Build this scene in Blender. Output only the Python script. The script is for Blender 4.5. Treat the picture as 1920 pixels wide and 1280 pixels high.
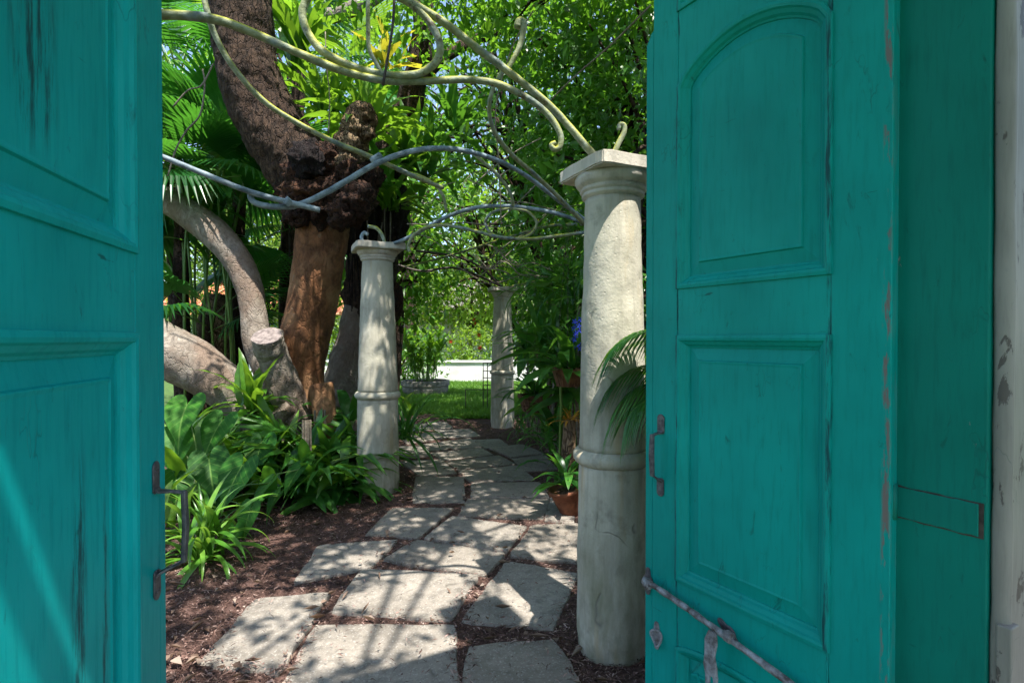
import bpy, bmesh, math, random
import numpy as np
from mathutils import Vector, Matrix, noise

# ------------------------------------------------------------------ camera, light, exposure
for o in list(bpy.data.objects): bpy.data.objects.remove(o)
S = bpy.context.scene
COL = S.collection
R = math.radians
EYE, F, PITCH, HOR = 1.5, 1000.0, R(0.6), 635.0
SHO = math.tan(PITCH) - (640 - HOR) / F
cam_d = bpy.data.cameras.new('camera'); cam = bpy.data.objects.new('camera', cam_d); COL.objects.link(cam)
cam.location = (0, 0, EYE); cam.rotation_euler = (R(90) - PITCH, 0, 0)
cam_d.sensor_width = 36; cam_d.lens = 36 * F / 1920; cam_d.clip_start = .02; cam_d.clip_end = 2000
cam_d.shift_y = SHO * F / 1920
S.camera = cam
SUN_E, SUN_AZ = R(66), Vector((.48, -.877)).normalized()      # direction towards the sun
w = bpy.data.worlds.new('World'); S.world = w; w.use_nodes = True
nt = w.node_tree; bg = nt.nodes['Background']
sky = nt.nodes.new('ShaderNodeTexSky'); sky.sky_type = 'NISHITA'; sky.sun_disc = False
sky.sun_elevation = SUN_E; sky.sun_rotation = math.atan2(SUN_AZ.x, SUN_AZ.y)
sky.air_density = 1.0; sky.dust_density = 1.2
nt.links.new(sky.outputs[0], bg.inputs[0]); bg.inputs[1].default_value = .15
sd = bpy.data.lights.new('sun', 'SUN'); sun = bpy.data.objects.new('sun', sd); COL.objects.link(sun)
sd.energy = 5.0; sd.angle = R(.53); sd.color = (1, .95, .86)
SUN_D = Vector((SUN_AZ.x * math.cos(SUN_E), SUN_AZ.y * math.cos(SUN_E), math.sin(SUN_E)))
sun.rotation_euler = SUN_D.to_track_quat('Z', 'Y').to_euler(); sun.location = (3, -6, 12)
S.view_settings.view_transform = 'Standard'; S.view_settings.look = 'None'
S.view_settings.gamma = 1; S.view_settings.exposure = 1.3; S.view_settings.use_curve_mapping = False
S.render.engine = 'CYCLES'
S.cycles.max_bounces = 5; S.cycles.diffuse_bounces = 3; S.cycles.transmission_bounces = 3
S.cycles.use_adaptive_sampling = True; S.cycles.adaptive_threshold = .02; S.cycles.glossy_bounces = 1; S.cycles.caustics_reflective = False; S.cycles.caustics_refractive = False

# ------------------------------------------------------------------ pixel helpers (directions only)
FWD = Vector((0, math.cos(PITCH), -math.sin(PITCH))); UPV = Vector((0, math.sin(PITCH), math.cos(PITCH)))
C0 = Vector((0, 0, EYE))
def ray(x, y): return Vector((1, 0, 0)) * ((x - 960) / F) + UPV * ((640 - y) / F + SHO) + FWD
def P(x, y, Y):
    d = ray(x, y); return C0 + d * (Y / d.y)
def G(x, y, z=0.0):
    d = ray(x, y); return C0 + d * ((z - EYE) / d.z)

# ------------------------------------------------------------------ node material helpers
def new_mat(name):
    m = bpy.data.materials.new(name); m.use_nodes = True
    n = m.node_tree; n.nodes.clear()
    out = n.nodes.new('ShaderNodeOutputMaterial'); b = n.nodes.new('ShaderNodeBsdfPrincipled')
    n.links.new(b.outputs[0], out.inputs[0])
    return m, n, b, out
class N:
    def __init__(s, nt): s.t = nt
    def mk(s, typ, **kw):
        n = s.t.nodes.new(typ)
        for k, v in kw.items(): setattr(n, k, v)
        return n
    def coord(s, scale=(1, 1, 1), kind='Object'):
        tc = s.mk('ShaderNodeTexCoord'); mp = s.mk('ShaderNodeMapping')
        s.t.links.new(tc.outputs[kind], mp.inputs[0]); mp.inputs['Scale'].default_value = scale
        return mp.outputs[0]
    def noise(s, co, scale, detail=4, rough=.55, dist=0):
        n = s.mk('ShaderNodeTexNoise'); s.t.links.new(co, n.inputs['Vector'])
        n.inputs['Scale'].default_value = scale; n.inputs['Detail'].default_value = detail
        n.inputs['Roughness'].default_value = rough; n.inputs['Distortion'].default_value = dist
        return n.outputs['Fac']
    def vor(s, co, scale, feature='F1', out='Distance'):
        n = s.mk('ShaderNodeTexVoronoi', feature=feature); s.t.links.new(co, n.inputs['Vector'])
        n.inputs['Scale'].default_value = scale
        return n.outputs[out]
    def ramp(s, f, stops, interp='LINEAR'):
        r = s.mk('ShaderNodeValToRGB'); r.color_ramp.interpolation = interp
        e = r.color_ramp.elements
        while len(e) < len(stops): e.new(.5)
        for i, (p, c) in enumerate(stops):
            e[i].position = p
            if not isinstance(c, (tuple, list)): c = (c, c, c)
            e[i].color = (*c[:3], 1)
        s.t.links.new(f, r.inputs[0]); return r.outputs[0]
    def mix(s, f, a, b, mode='MIX'):
        m = s.mk('ShaderNodeMix', data_type='RGBA', blend_type=mode)
        for i, v in ((0, f), (6, a), (7, b)):
            if hasattr(v, 'is_linked') or isinstance(v, bpy.types.NodeSocket): s.t.links.new(v, m.inputs[i])
            elif i == 0: m.inputs[0].default_value = v
            else: m.inputs[i].default_value = (*v[:3], 1)
        return m.outputs[2]
    def math(s, op, a, b=0.0):
        m = s.mk('ShaderNodeMath', operation=op)
        for i, v in ((0, a), (1, b)):
            if isinstance(v, bpy.types.NodeSocket): s.t.links.new(v, m.inputs[i])
            else: m.inputs[i].default_value = v
        return m.outputs[0]
    def sepz(s, co, i=2):
        m = s.mk('ShaderNodeSeparateXYZ'); s.t.links.new(co, m.inputs[0]); return m.outputs[i]
    def bump(s, b, h, strength=.3, dist=.01):
        m = s.mk('ShaderNodeBump'); s.t.links.new(h, m.inputs['Height'])
        m.inputs['Strength'].default_value = strength; m.inputs['Distance'].default_value = dist
        s.t.links.new(m.outputs[0], b.inputs['Normal'])
    def link(s, a, b): s.t.links.new(a, b)

def paint_mat(name, base, streaks=(), under=(.20, .18, .17), edge=None, chip=.705):
    m, t, b, o = new_mat(name); n = N(t); co = n.coord()
    big = n.noise(co, 2.2, 3); col = n.ramp(big, [(.3, tuple(c * .78 for c in base)), (.7, tuple(c * 1.12 for c in base))])
    cz = n.coord((9, 9, .9)); gr = n.noise(cz, 9, 5, .65)
    col = n.mix(n.ramp(gr, [(.25, .55), (.5, 0)]), col, tuple(c * .62 for c in base))
    # scuffs and dirt
    sc = n.noise(n.coord((3, 3, 1)), 7, 8, .7, 1.2)
    col = n.mix(n.ramp(sc, [(.62, 0), (.70, .7)]), col, tuple(c * .35 + .004 for c in base))
    fd = n.noise(n.coord((1, 1, .6)), 1.3, 5, .6, .4)
    col = n.mix(n.ramp(fd, [(.52, 0), (.7, .35)]), col, tuple(min(1, c * 1.35 + .012) for c in base))
    rot = n.mk('ShaderNodeMapping'); n.link(co, rot.inputs[0]); rot.inputs['Rotation'].default_value = (0, .9, 0); rot.inputs['Scale'].default_value = (3, 3, 26)
    sr = n.noise(rot.outputs[0], 2.2, 5, .6)
    skm = n.math('MULTIPLY', n.ramp(sr, [(.66, 0), (.69, .8)]), n.ramp(n.noise(co, 5.3, 2), [(.55, 0), (.62, 1)]))
    col = n.mix(skm, col, tuple(c * .22 + .003 for c in base))
    x_ = n.sepz(co, 0); z_ = n.sepz(co, 2)
    for u0, hw, z0, z1 in streaks:      # mould streaks running down the boards
        st = n.noise(n.coord((26, 26, 2.2)), 3, 7, .75)
        wob = n.math('ADD', x_, n.math('MULTIPLY', n.math('SUBTRACT', n.noise(n.coord((1, 1, 1)), 6, 3), .5), .03))
        d = n.math('ABSOLUTE', n.math('SUBTRACT', wob, u0))
        k = n.math('MULTIPLY', n.ramp(n.math('DIVIDE', d, hw), [(.45, 1), (1, 0)]), n.ramp(st, [(.44, 0), (.58, .9)]))
        zz = n.math('ABSOLUTE', n.math('DIVIDE', n.math('SUBTRACT', z_, (z0 + z1) / 2), (z1 - z0) / 2))
        k = n.math('MULTIPLY', k, n.ramp(zz, [(.7, 1), (1, 0)]))
        col = n.mix(k, col, (.010, .045, .055))
    if edge:                            # worn arris of the hinge stile
        d = n.math('DIVIDE', n.math('ABSOLUTE', n.math('SUBTRACT', x_, edge)), .011)
        k = n.math('MULTIPLY', n.ramp(d, [(.35, 1), (1, 0)]), n.ramp(n.noise(n.coord((14, 14, 2.6)), 3, 7, .7), [(.50, 0), (.55, 1)]))
        col = n.mix(k, col, (.16, .135, .125))
    # chips with bare wood
    ch = n.noise(n.coord((2.2, 2.2, .8)), 6.5, 9, .68, .4)
    chm = n.ramp(ch, [(chip, 0), (chip + .012, 1)])
    col = n.mix(chm, col, under)
    fl = n.noise(n.coord((1, 1, .4)), 15, 3, .6)
    crk = n.math('MULTIPLY', n.ramp(n.math('ABSOLUTE', n.math('SUBTRACT', fl, .5)), [(.0, 1), (.012, 0)]), n.ramp(n.noise(co, 4.1, 3), [(.58, 0), (.66, .4)]))
    col = n.mix(crk, col, (.006, .04, .04))
    n.link(col, b.inputs['Base Color'])
    n.link(n.ramp(gr, [(.2, .62), (.8, .42)]), b.inputs['Roughness']); b.inputs['Specular IOR Level'].default_value = .14
    h = n.math('SUBTRACT', n.math('ADD', n.math('MULTIPLY', gr, .35), n.math('MULTIPLY', sc, .4)), n.math('ADD', n.math('MULTIPLY', chm, .5), crk))
    n.bump(b, h, .45, .003)
    return m

def stone_mat(name, base, moss=0.0, crack=6, dirt=.6, pits=True, scale=1.0, speck=0.0, ruddy=0.0):
    m, t, b, o = new_mat(name); n = N(t); co = n.coord((scale,) * 3)
    big = n.noise(co, 2.6, 5, .6); med = n.noise(co, 11, 6, .65); fine = n.noise(co, 70, 3, .6)
    col = n.ramp(big, [(.28, tuple(c * .70 for c in base)), (.72, tuple(c * 1.12 for c in base))])
    col = n.mix(n.ramp(med, [(.52, 0), (.72, dirt)]), col, tuple(c * .5 for c in base))
    bl = n.noise(n.coord((scale,) * 3), 1.1, 7, .72, .6)
    col = n.mix(n.ramp(bl, [(.50, 0), (.62, dirt * .6)]), col, tuple(c * .45 for c in base))
    if ruddy:
        rs = n.noise(n.coord((5, 5, .6)), 2.2, 5, .6)
        col = n.mix(n.ramp(rs, [(.58, 0), (.75, ruddy)]), col, (base[0] * .9, base[1] * .62, base[2] * .28))
    ks = n.noise(n.coord((7, 7, .55)), 3, 6, .65)
    col = n.mix(n.ramp(ks, [(.5, 0), (.75, dirt * .7)]), col, tuple(c * .38 for c in base))
    if moss:
        z = n.sepz(n.coord())
        mk = n.math('MULTIPLY', n.ramp(z, [(.0, 1), (.85, .25)]), n.ramp(n.noise(n.coord((3, 3, .8)), 3, 6, .65), [(.38, 0), (.68, moss)]))
        col = n.mix(mk, col, (.13, .135, .06))
    if speck:
        oi = n.mk('ShaderNodeObjectInfo')
        col = n.mix(n.ramp(oi.outputs['Random'], [(.0, .55), (.6, 0)]), col, n.mix(.6, col, (base[0] * .62, base[1] * .55, base[2] * .46)))
        sp = n.vor(co, 95, 'F1'); s1 = n.ramp(sp, [(.15, 1), (.3, 0)])
        col = n.mix(n.math('MULTIPLY', s1, speck), col, (.05, .05, .048))
        s2 = n.ramp(n.vor(co, 140, 'F1', 'Color'), [(.7, 0), (.9, speck)])
        col = n.mix(s2, col, (.55, .53, .5))
    wob = n.mk('ShaderNodeVectorMath', operation='ADD')
    nn = n.mk('ShaderNodeTexNoise'); n.link(co, nn.inputs['Vector']); nn.inputs['Scale'].default_value = 5
    sc = n.mk('ShaderNodeVectorMath', operation='SCALE'); n.link(nn.outputs['Color'], sc.inputs[0]); sc.inputs['Scale'].default_value = .22
    n.link(co, wob.inputs[0]); n.link(sc.outputs[0], wob.inputs[1])
    iso = n.noise(wob.outputs[0], crack * .4, 3, .5, .15)
    crk = n.math('MULTIPLY', n.ramp(n.math('ABSOLUTE', n.math('SUBTRACT', iso, .5)), [(.0, 1), (.006, 0)]), n.ramp(n.noise(co, 4.3, 3), [(.57, 0), (.64, .7)]))
    col = n.mix(crk, col, tuple(c * .3 for c in base))
    n.link(col, b.inputs['Base Color']); b.inputs['Roughness'].default_value = .88; b.inputs['Specular IOR Level'].default_value = .25
    pit = n.ramp(n.vor(co, 34, 'F1'), [(.0, 0), (.22, 1)])
    h = n.math('ADD', n.math('MULTIPLY', med, .8), n.math('MULTIPLY', fine, .4))
    if pits: h = n.math('ADD', h, n.math('MULTIPLY', pit, .3))
    h = n.math('SUBTRACT', h, crk)
    n.bump(b, h, .55, .008)
    return m

def bark_mat(name, c1, c2, c3=None, stretch=.35, sc=9, bump=.8):
    m, t, b, o = new_mat(name); n = N(t)
    a = n.noise(n.coord((1, 1, stretch)), sc, 8, .7, .5); big = n.noise(n.coord(), 1.7, 4, .6)
    col = n.ramp(a, [(.3, c1), (.68, c2)])
    if c3: col = n.mix(n.ramp(big, [(.48, 0), (.6, .85)]), col, n.mix(a, tuple(x * .5 for x in c3), c3))
    li = n.noise(n.coord(), 4, 7, .7)
    col = n.mix(n.ramp(li, [(.62, 0), (.7, .5)]), col, (.2, .19, .14))
    mo = n.noise(n.coord(), 6.5, 6, .7, .8)
    col = n.mix(n.ramp(mo, [(.52, 0), (.62, .6)]), col, tuple(x * 1.6 for x in c1))
    wv = n.mk('ShaderNodeVectorMath', operation='ADD'); nn = n.mk('ShaderNodeTexNoise'); cc = n.coord((1, 1, stretch)); n.link(cc, nn.inputs['Vector']); nn.inputs['Scale'].default_value = 9
    sc_ = n.mk('ShaderNodeVectorMath', operation='SCALE'); n.link(nn.outputs['Color'], sc_.inputs[0]); sc_.inputs['Scale'].default_value = .16; n.link(cc, wv.inputs[0]); n.link(sc_.outputs[0], wv.inputs[1])
    fis = n.ramp(n.vor(wv.outputs[0], sc * 1.3, 'DISTANCE_TO_EDGE'), [(.0, 1), (.09, 0)])
    col = n.mix(n.math('MULTIPLY', fis, .75 * min(1, bump - .2)), col, tuple(x * .6 for x in c1))
    n.link(col, b.inputs['Base Color']); b.inputs['Roughness'].default_value = .85; b.inputs['Specular IOR Level'].default_value = .25
    fine = n.noise(n.coord((1, 1, .6)), 55, 4, .7)
    n.bump(b, n.math('SUBTRACT', n.math('ADD', a, n.math('MULTIPLY', fine, .5)), n.math('MULTIPLY', fis, .5)), bump, .04)
    return m

def leaf_mat(name, dark, mid, light, gloss=.38, trans=.35, tcol=None, attr=True, veins=0.0, spec=.5):
    m, t, b, o = new_mat(name); n = N(t)
    if attr:
        a = n.mk('ShaderNodeAttribute'); a.attribute_name = 'rnd'; f = a.outputs['Fac']
    else:
        oi = n.mk('ShaderNodeObjectInfo'); f = oi.outputs['Random']
    pos = n.noise(n.coord(), 3.0 if attr else 9, 3)
    f2 = n.math('ADD', n.math('MULTIPLY', f, .75), n.math('MULTIPLY', n.math('SUBTRACT', pos, .5), .9))
    col = n.ramp(f2, [(.05, dark), (.45, mid), (.92, light)])
    if veins:
        wv = n.mk('ShaderNodeTexWave'); wv.bands_direction = 'X'; n.link(n.coord(), wv.inputs[0]); wv.inputs['Scale'].default_value = veins
        col = n.mix(n.ramp(wv.outputs['Fac'], [(.5, 0), (1, .22)]), col, tuple(c * .5 for c in mid))
        n.bump(b, wv.outputs['Fac'], .3, .004)
    n.link(col, b.inputs['Base Color']); b.inputs['Roughness'].default_value = gloss; b.inputs['Specular IOR Level'].default_value = spec
    tr = n.mk('ShaderNodeBsdfTranslucent')
    tc = n.mix(.75, col, tcol or tuple(min(1, c * 2.2) for c in light))
    n.link(tc, tr.inputs[0])
    ms = n.mk('ShaderNodeMixShader'); ms.inputs[0].default_value = trans
    n.link(b.outputs[0], ms.inputs[1]); n.link(tr.outputs[0], ms.inputs[2]); n.link(ms.outputs[0], o.inputs[0])
    return m

def simple_mat(name, c1, c2, sc=20, rough=.6, metal=0, bump=.3, dist=.004, spec=.4):
    m, t, b, o = new_mat(name); n = N(t); co = n.coord()
    f = n.noise(co, sc, 6, .65)
    n.link(n.ramp(f, [(.35, c1), (.65, c2)]), b.inputs['Base Color'])
    b.inputs['Roughness'].default_value = rough; b.inputs['Metallic'].default_value = metal; b.inputs['Specular IOR Level'].default_value = spec
    n.bump(b, f, bump, dist); return m

TEAL = (.002, .275, .24); TEAL_LIT = (.002, .33, .335)  # one paint; second tone has the left leaf's bluish reflected light painted in
M = {}
M['teal_r'] = paint_mat('teal_paint_right', TEAL, streaks=((.136, .008, .2, 2.9), (.606, .005, .2, 2.9)), edge=.010)
M['teal_l'] = paint_mat('teal_paint_left_lit', TEAL_LIT, streaks=((.430, .026, .35, 1.36), (.33, .06, 1.74, 2.25), (.505, .010, .6, 1.25)))
M['jamb'] = paint_mat('teal_paint_jamb', (.002, .165, .125), chip=.69)
M['white'] = paint_mat('white_paint', (.215, .205, .18), under=(.09, .08, .072), chip=.60)
M['iron'] = simple_mat('old_iron', (.045, .045, .055), (.14, .13, .14), 45, .5, .35, .4)
M['rust'] = simple_mat('painted_iron', (.06, .045, .042), (.33, .335, .36), 30, .62, .1, .5)
M['hinge'] = paint_mat('hinge_paint', (.003, .15, .115), under=(.05, .03, .02))
M['column'] = stone_mat('limewash_column', (.52, .49, .40), moss=.85, crack=3.2, dirt=.75, ruddy=.5)
M['abacus'] = stone_mat('limewash_abacus', (.56, .52, .45), crack=1.6, dirt=.8)
M['slab'] = stone_mat('path_slab', (.27, .24, .205), crack=.7, dirt=.95, speck=.28)
M['plaster'] = stone_mat('plaster', (.62, .60, .56), crack=1.5, dirt=.3)
M['wallwhite'] = stone_mat('garden_wall_white', (.78, .77, .76), crack=1.0, dirt=.3, scale=.6)
M['soil'] = None
M['bark_red'] = bark_mat('bark_red', (.045, .02, .009), (.23, .10, .042), (.36, .20, .10), .6, 8, .42)
M['bark_dark'] = bark_mat('bark_dark', (.010, .006, .0045), (.115, .070, .047), (.045, .022, .013), .45, 16, 1.0)
M['bark_pale'] = bark_mat('bark_pale', (.10, .082, .066), (.31, .27, .225), (.22, .155, .115), .7, 11, .5)
M['burl'] = bark_mat('burl', (.010, .005, .004), (.075, .032, .018), (.13, .055, .026), 1, 12, 1.2)
M['fibre'] = bark_mat('root_fibre', (.006, .004, .005), (.045, .03, .03), None, .15, 30, 1.2)
M['stump'] = bark_mat('stump', (.06, .03, .018), (.30, .20, .11), (.38, .27, .16), .5, 14, 1.2)
M['cut'] = simple_mat('cut_wood', (.10, .08, .075), (.26, .215, .20), 25, .8)
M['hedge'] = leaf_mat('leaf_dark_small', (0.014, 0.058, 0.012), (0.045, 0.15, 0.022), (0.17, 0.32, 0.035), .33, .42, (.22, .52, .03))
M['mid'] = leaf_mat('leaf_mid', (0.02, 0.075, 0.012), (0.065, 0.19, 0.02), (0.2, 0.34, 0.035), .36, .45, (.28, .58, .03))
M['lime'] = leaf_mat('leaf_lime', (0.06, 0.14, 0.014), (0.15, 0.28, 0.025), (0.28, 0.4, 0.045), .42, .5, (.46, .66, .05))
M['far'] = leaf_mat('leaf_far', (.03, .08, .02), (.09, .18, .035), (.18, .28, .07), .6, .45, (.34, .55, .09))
M['feather'] = leaf_mat('leaf_feather', (.03, .09, .05), (.08, .17, .09), (.16, .27, .13), .6, .45, (.25, .45, .2))
M['grass'] = leaf_mat('grass_blade', (.045, .14, .014), (.10, .24, .024), (.20, .33, .045), .5, .4, (.25, .5, .04))
M['fan'] = leaf_mat('fan_palm_leaf', (.010, .06, .016), (.022, .12, .022), (.05, .19, .03), .34, .35, (.12, .42, .03), attr=False)
M['nest'] = leaf_mat('nest_fern_leaf', (.03, .10, .012), (.075, .20, .018), (.17, .30, .03), .36, .42, (.32, .58, .03), attr=False)
M['darkfern'] = leaf_mat('dark_fern_leaf', (.012, .065, .012), (.032, .14, .024), (.11, .27, .04), .32, .35, (.18, .46, .03), attr=False)
M['lily'] = leaf_mat('lily_leaf', (.05, .16, .02), (.10, .26, .03), (.20, .36, .06), .3, .35, (.35, .6, .06), attr=False)
M['heart'] = leaf_mat('heart_leaf', (.012, .065, .009), (.026, .12, .014), (.06, .19, .02), .3, .3, (.14, .40, .03), attr=False)
def veined(m):
    n = N(m.node_tree); b = [x for x in m.node_tree.nodes if x.type == 'BSDF_PRINCIPLED'][0]
    co = n.coord(); ax = n.math('ABSOLUTE', n.sepz(co, 0)); y = n.sepz(co, 1)
    st = n.math('ABSOLUTE', n.math('SUBTRACT', n.math('FRACT', n.math('MULTIPLY', n.math('SUBTRACT', y, n.math('MULTIPLY', ax, .9)), 6.5)), .5))
    k = n.math('MAXIMUM', n.ramp(ax, [(.008, 1), (.02, 0)]), n.ramp(st, [(.0, .75), (.07, 0)]))
    old = b.inputs['Base Color'].links[0].from_socket
    n.link(n.mix(k, old, (.13, .26, .05)), b.inputs['Base Color']); b.inputs['Specular IOR Level'].default_value = .15; b.inputs['Roughness'].default_value = .5
veined(M['heart'])
M['pleat'] = leaf_mat('pleated_leaf', (.02, .10, .012), (.06, .20, .02), (.16, .32, .04), .36, .4, (.28, .55, .04), attr=False)
M['yellow'] = leaf_mat('yellow_leaf', (.16, .22, .02), (.30, .33, .025), (.48, .46, .04), .4, .4, (.8, .7, .05), attr=False)
M['brom'] = leaf_mat('bromeliad_gold', (.30, .16, .02), (.55, .32, .04), (.60, .15, .03), .35, .3, (.8, .45, .05), attr=False)
M['petiole'] = simple_mat('petiole', (.06, .15, .02), (.14, .22, .04), 8, .45)
M['pot'] = simple_mat('terracotta', (.10, .035, .018), (.26, .10, .05), 14, .85, 0, .5, .006)
M['stonepot'] = simple_mat('stone_trough', (.10, .095, .085), (.26, .24, .21), 9, .9, 0, .6, .02)
M['basket'] = simple_mat('wood_basket', (.06, .028, .014), (.20, .095, .05), 18, .8, 0, .6, .006)
M['tile'] = simple_mat('roof_tile', (.42, .14, .07), (.62, .26, .14), 6, .85, 0, .3, .01)
M['petal_red'] = simple_mat('petal_red', (.65, .05, .02), (.8, .12, .03), 30, .5)
M['petal_blue'] = simple_mat('petal_blue', (.03, .05, .55), (.08, .12, .8), 30, .5)
M['wire'] = simple_mat('dark_wire', (.02, .014, .012), (.07, .05, .04), 40, .6)
M['vine'] = simple_mat('vine_stem', (.09, .07, .05), (.26, .22, .17), 30, .8)
M['roofboard'] = simple_mat('roof_board', (.16, .12, .09), (.3, .24, .19), 10, .8)
M['glass'] = simple_mat('window_glass', (.05, .22, .24), (.12, .4, .42), 2, .15, 0, 0, .001)

def scroll_mat():
    m, t, b, o = new_mat('algae_pipe'); n = N(t); co = n.coord()
    a = n.noise(co, 5.5, 5, .6); col = n.ramp(n.noise(co, 26, 4), [(.35, (.07, .10, .10)), (.65, (.22, .27, .27))])
    geo = n.mk('ShaderNodeNewGeometry'); up = n.sepz(geo.outputs['Normal'])
    k = n.math('MULTIPLY', n.ramp(a, [(.38, 0), (.50, 1)]), n.ramp(up, [(.1, .3), (.62, 1)]))
    col = n.mix(k, col, (.36, .36, .02))
    col = n.mix(n.ramp(n.noise(co, 14, 7, .7), [(.58, 0), (.64, .85)]), col, (.07, .05, .035))
    n.link(col, b.inputs['Base Color']); b.inputs['Roughness'].default_value = .7
    n.bump(b, n.noise(co, 60, 3), .7, .006); return m
M['pipe'] = scroll_mat()
def blue_pipe():
    m = simple_mat('blue_pipe', (.07, .10, .12), (.26, .33, .38), 17, .65, 0, .6, .005); return m
M['pipe_blue'] = blue_pipe()

def soil_mat():
    m, t, b, o = new_mat('mulch_soil'); n = N(t); co = n.coord((1, 1, 1))
    a = n.noise(co, 22, 8, .75, .6); big = n.noise(co, 1.6, 3)
    chips = n.vor(n.coord((1, 1, 1)), 55, 'F1', 'Color')
    col = n.ramp(a, [(.32, (.030, .017, .014)), (.55, (.13, .075, .062)), (.78, (.30, .20, .175))])
    col = n.mix(.35, col, n.ramp(chips, [(.2, (.04, .022, .018)), (.8, (.20, .115, .095))]))
    col = n.mix(n.ramp(big, [(.35, .35), (.65, 0)]), col, (.03, .02, .016))
    n.link(col, b.inputs['Base Color']); b.inputs['Roughness'].default_value = .95; b.inputs['Specular IOR Level'].default_value = .15
    n.bump(b, n.math('ADD', a, n.vor(co, 55, 'F1')), .9, .02); return m
M['soil'] = soil_mat()
M['lawnsoil'] = simple_mat('lawn_base', (.03, .07, .012), (.07, .13, .02), 9, .95)
M['chip'] = leaf_mat('mulch_chip', (.05, .027, .022), (.19, .115, .096), (.44, .33, .29), .9, .0, attr=True, spec=.15)
M['dry'] = leaf_mat('dry_leaf', (.09, .055, .04), (.22, .155, .12), (.40, .33, .28), .8, .15, (.4, .25, .12), attr=True, spec=.2)

# ------------------------------------------------------------------ object helpers
def tag(o, label=None, cat=None, group=None, kind=None):
    if label: o['label'] = label
    if cat: o['category'] = cat
    if group: o['group'] = group
    if kind: o['kind'] = kind
    return o
def thing(name, label, cat, loc=(0, 0, 0), group=None):
    o = bpy.data.objects.new(name, None); COL.objects.link(o); o.location = loc; o.empty_display_size = .1
    return tag(o, label, cat, group)
def mesh(name, V, Fc, mat, smooth=False, rnd=None):
    me = bpy.data.meshes.new(name)
    if isinstance(Fc, np.ndarray):
        V = np.asarray(V, dtype=np.float32); nf, k = Fc.shape
        me.vertices.add(len(V)); me.vertices.foreach_set('co', V.ravel())
        me.loops.add(nf * k); me.loops.foreach_set('vertex_index', Fc.astype(np.int32).ravel())
        me.polygons.add(nf); me.polygons.foreach_set('loop_start', np.arange(0, nf * k, k, dtype=np.int32))
        me.update(calc_edges=True)
    else:
        me.from_pydata([tuple(v) for v in V], [], [tuple(f) for f in Fc]); me.update()
    if smooth: me.polygons.foreach_set('use_smooth', [True] * len(me.polygons))
    if rnd is not None:
        a = me.attributes.new('rnd', 'FLOAT', 'POINT'); a.data.foreach_set('value', np.asarray(rnd, dtype=np.float32))
    mats = mat if isinstance(mat, (list, tuple)) else [mat]
    for mm in mats: me.materials.append(mm)
    return me
def obj(name, me, parent=None, world=True):
    o = bpy.data.objects.new(name, me); COL.objects.link(o)
    if parent:
        o.parent = parent
        if world: o.location = -parent.location
    return o
def build(name, V, Fc, mat, parent=None, smooth=False, rnd=None, world=True, bevel=0):
    o = obj(name, mesh(name, V, Fc, mat, smooth, rnd), parent, world)
    if bevel:
        b = o.modifiers.new('bevel', 'BEVEL'); b.width = bevel; b.segments = 2; b.limit_method = 'ANGLE'
    return o
def boxv(x0, x1, y0, y1, z0, z1):
    V = [(x, y, z) for z in (z0, z1) for y in (y0, y1) for x in (x0, x1)]
    Fc = [(0, 2, 3, 1), (4, 5, 7, 6), (0, 1, 5, 4), (2, 6, 7, 3), (0, 4, 6, 2), (1, 3, 7, 5)]
    return V, Fc
def prism(poly, d0, d1, axis=1):
    """poly list of (a,b) in the plane; extruded along local y between d0 and d1"""
    n = len(poly); V = [(a, d0, b) for a, b in poly] + [(a, d1, b) for a, b in poly]
    Fc = [tuple(range(n)), tuple(range(2 * n - 1, n - 1, -1))]
    for i in range(n): j = (i + 1) % n; Fc.append((j, i, n + i, n + j))
    return V, Fc
def catmull(pts, sub=6):
    """pts: list of tuples (any dim)"""
    A = [np.array(p, float) for p in pts]; A = [2 * A[0] - A[1]] + A + [2 * A[-1] - A[-2]]
    out = []
    for i in range(1, len(A) - 2):
        p0, p1, p2, p3 = A[i - 1:i + 3]
        for k in range(sub):
            t = k / sub
            out.append(.5 * ((2 * p1) + (-p0 + p2) * t + (2 * p0 - 5 * p1 + 4 * p2 - p3) * t * t + (-p0 + 3 * p1 - 3 * p2 + p3) * t ** 3))
    out.append(A[-2]); return out
def tube(path, radii, seg=12, cap=True, nz=0.0, nsc=3.0, flat=None):
    pts = [Vector(p[:3]) for p in path]; n = len(pts)
    V, Fc = [], []
    t0 = (pts[1] - pts[0]).normalized(); a = t0.orthogonal().normalized()
    for i in range(n):
        t = (pts[min(i + 1, n - 1)] - pts[max(i - 1, 0)]).normalized()
        a = (a - t * a.dot(t)).normalized(); b = t.cross(a)
        for k in range(seg):
            th = 2 * math.pi * k / seg; r = radii[i] if hasattr(radii, '__len__') else radii
            d = a * math.cos(th) + b * math.sin(th)
            if nz:
                q = pts[i] + d * r
                r *= 1 + nz * (noise.noise(q * nsc) + .5 * noise.noise(q * nsc * 2.7) + .35 * noise.noise(q * nsc * 6) + .3 * noise.noise(q * nsc * 13))
            V.append(pts[i] + d * r)
    for i in range(n - 1):
        for k in range(seg):
            k2 = (k + 1) % seg; Fc.append((i * seg + k, i * seg + k2, (i + 1) * seg + k2, (i + 1) * seg + k))
    if cap: Fc.append(tuple(range(seg - 1, -1, -1))); Fc.append(tuple(range((n - 1) * seg, n * seg)))
    return V, Fc
def merge(parts):
    V, Fc = [], []
    for v, f in parts:
        o = len(V); V += [tuple(x) for x in v]; Fc += [tuple(i + o for i in q) for q in f]
    return V, Fc
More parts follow.
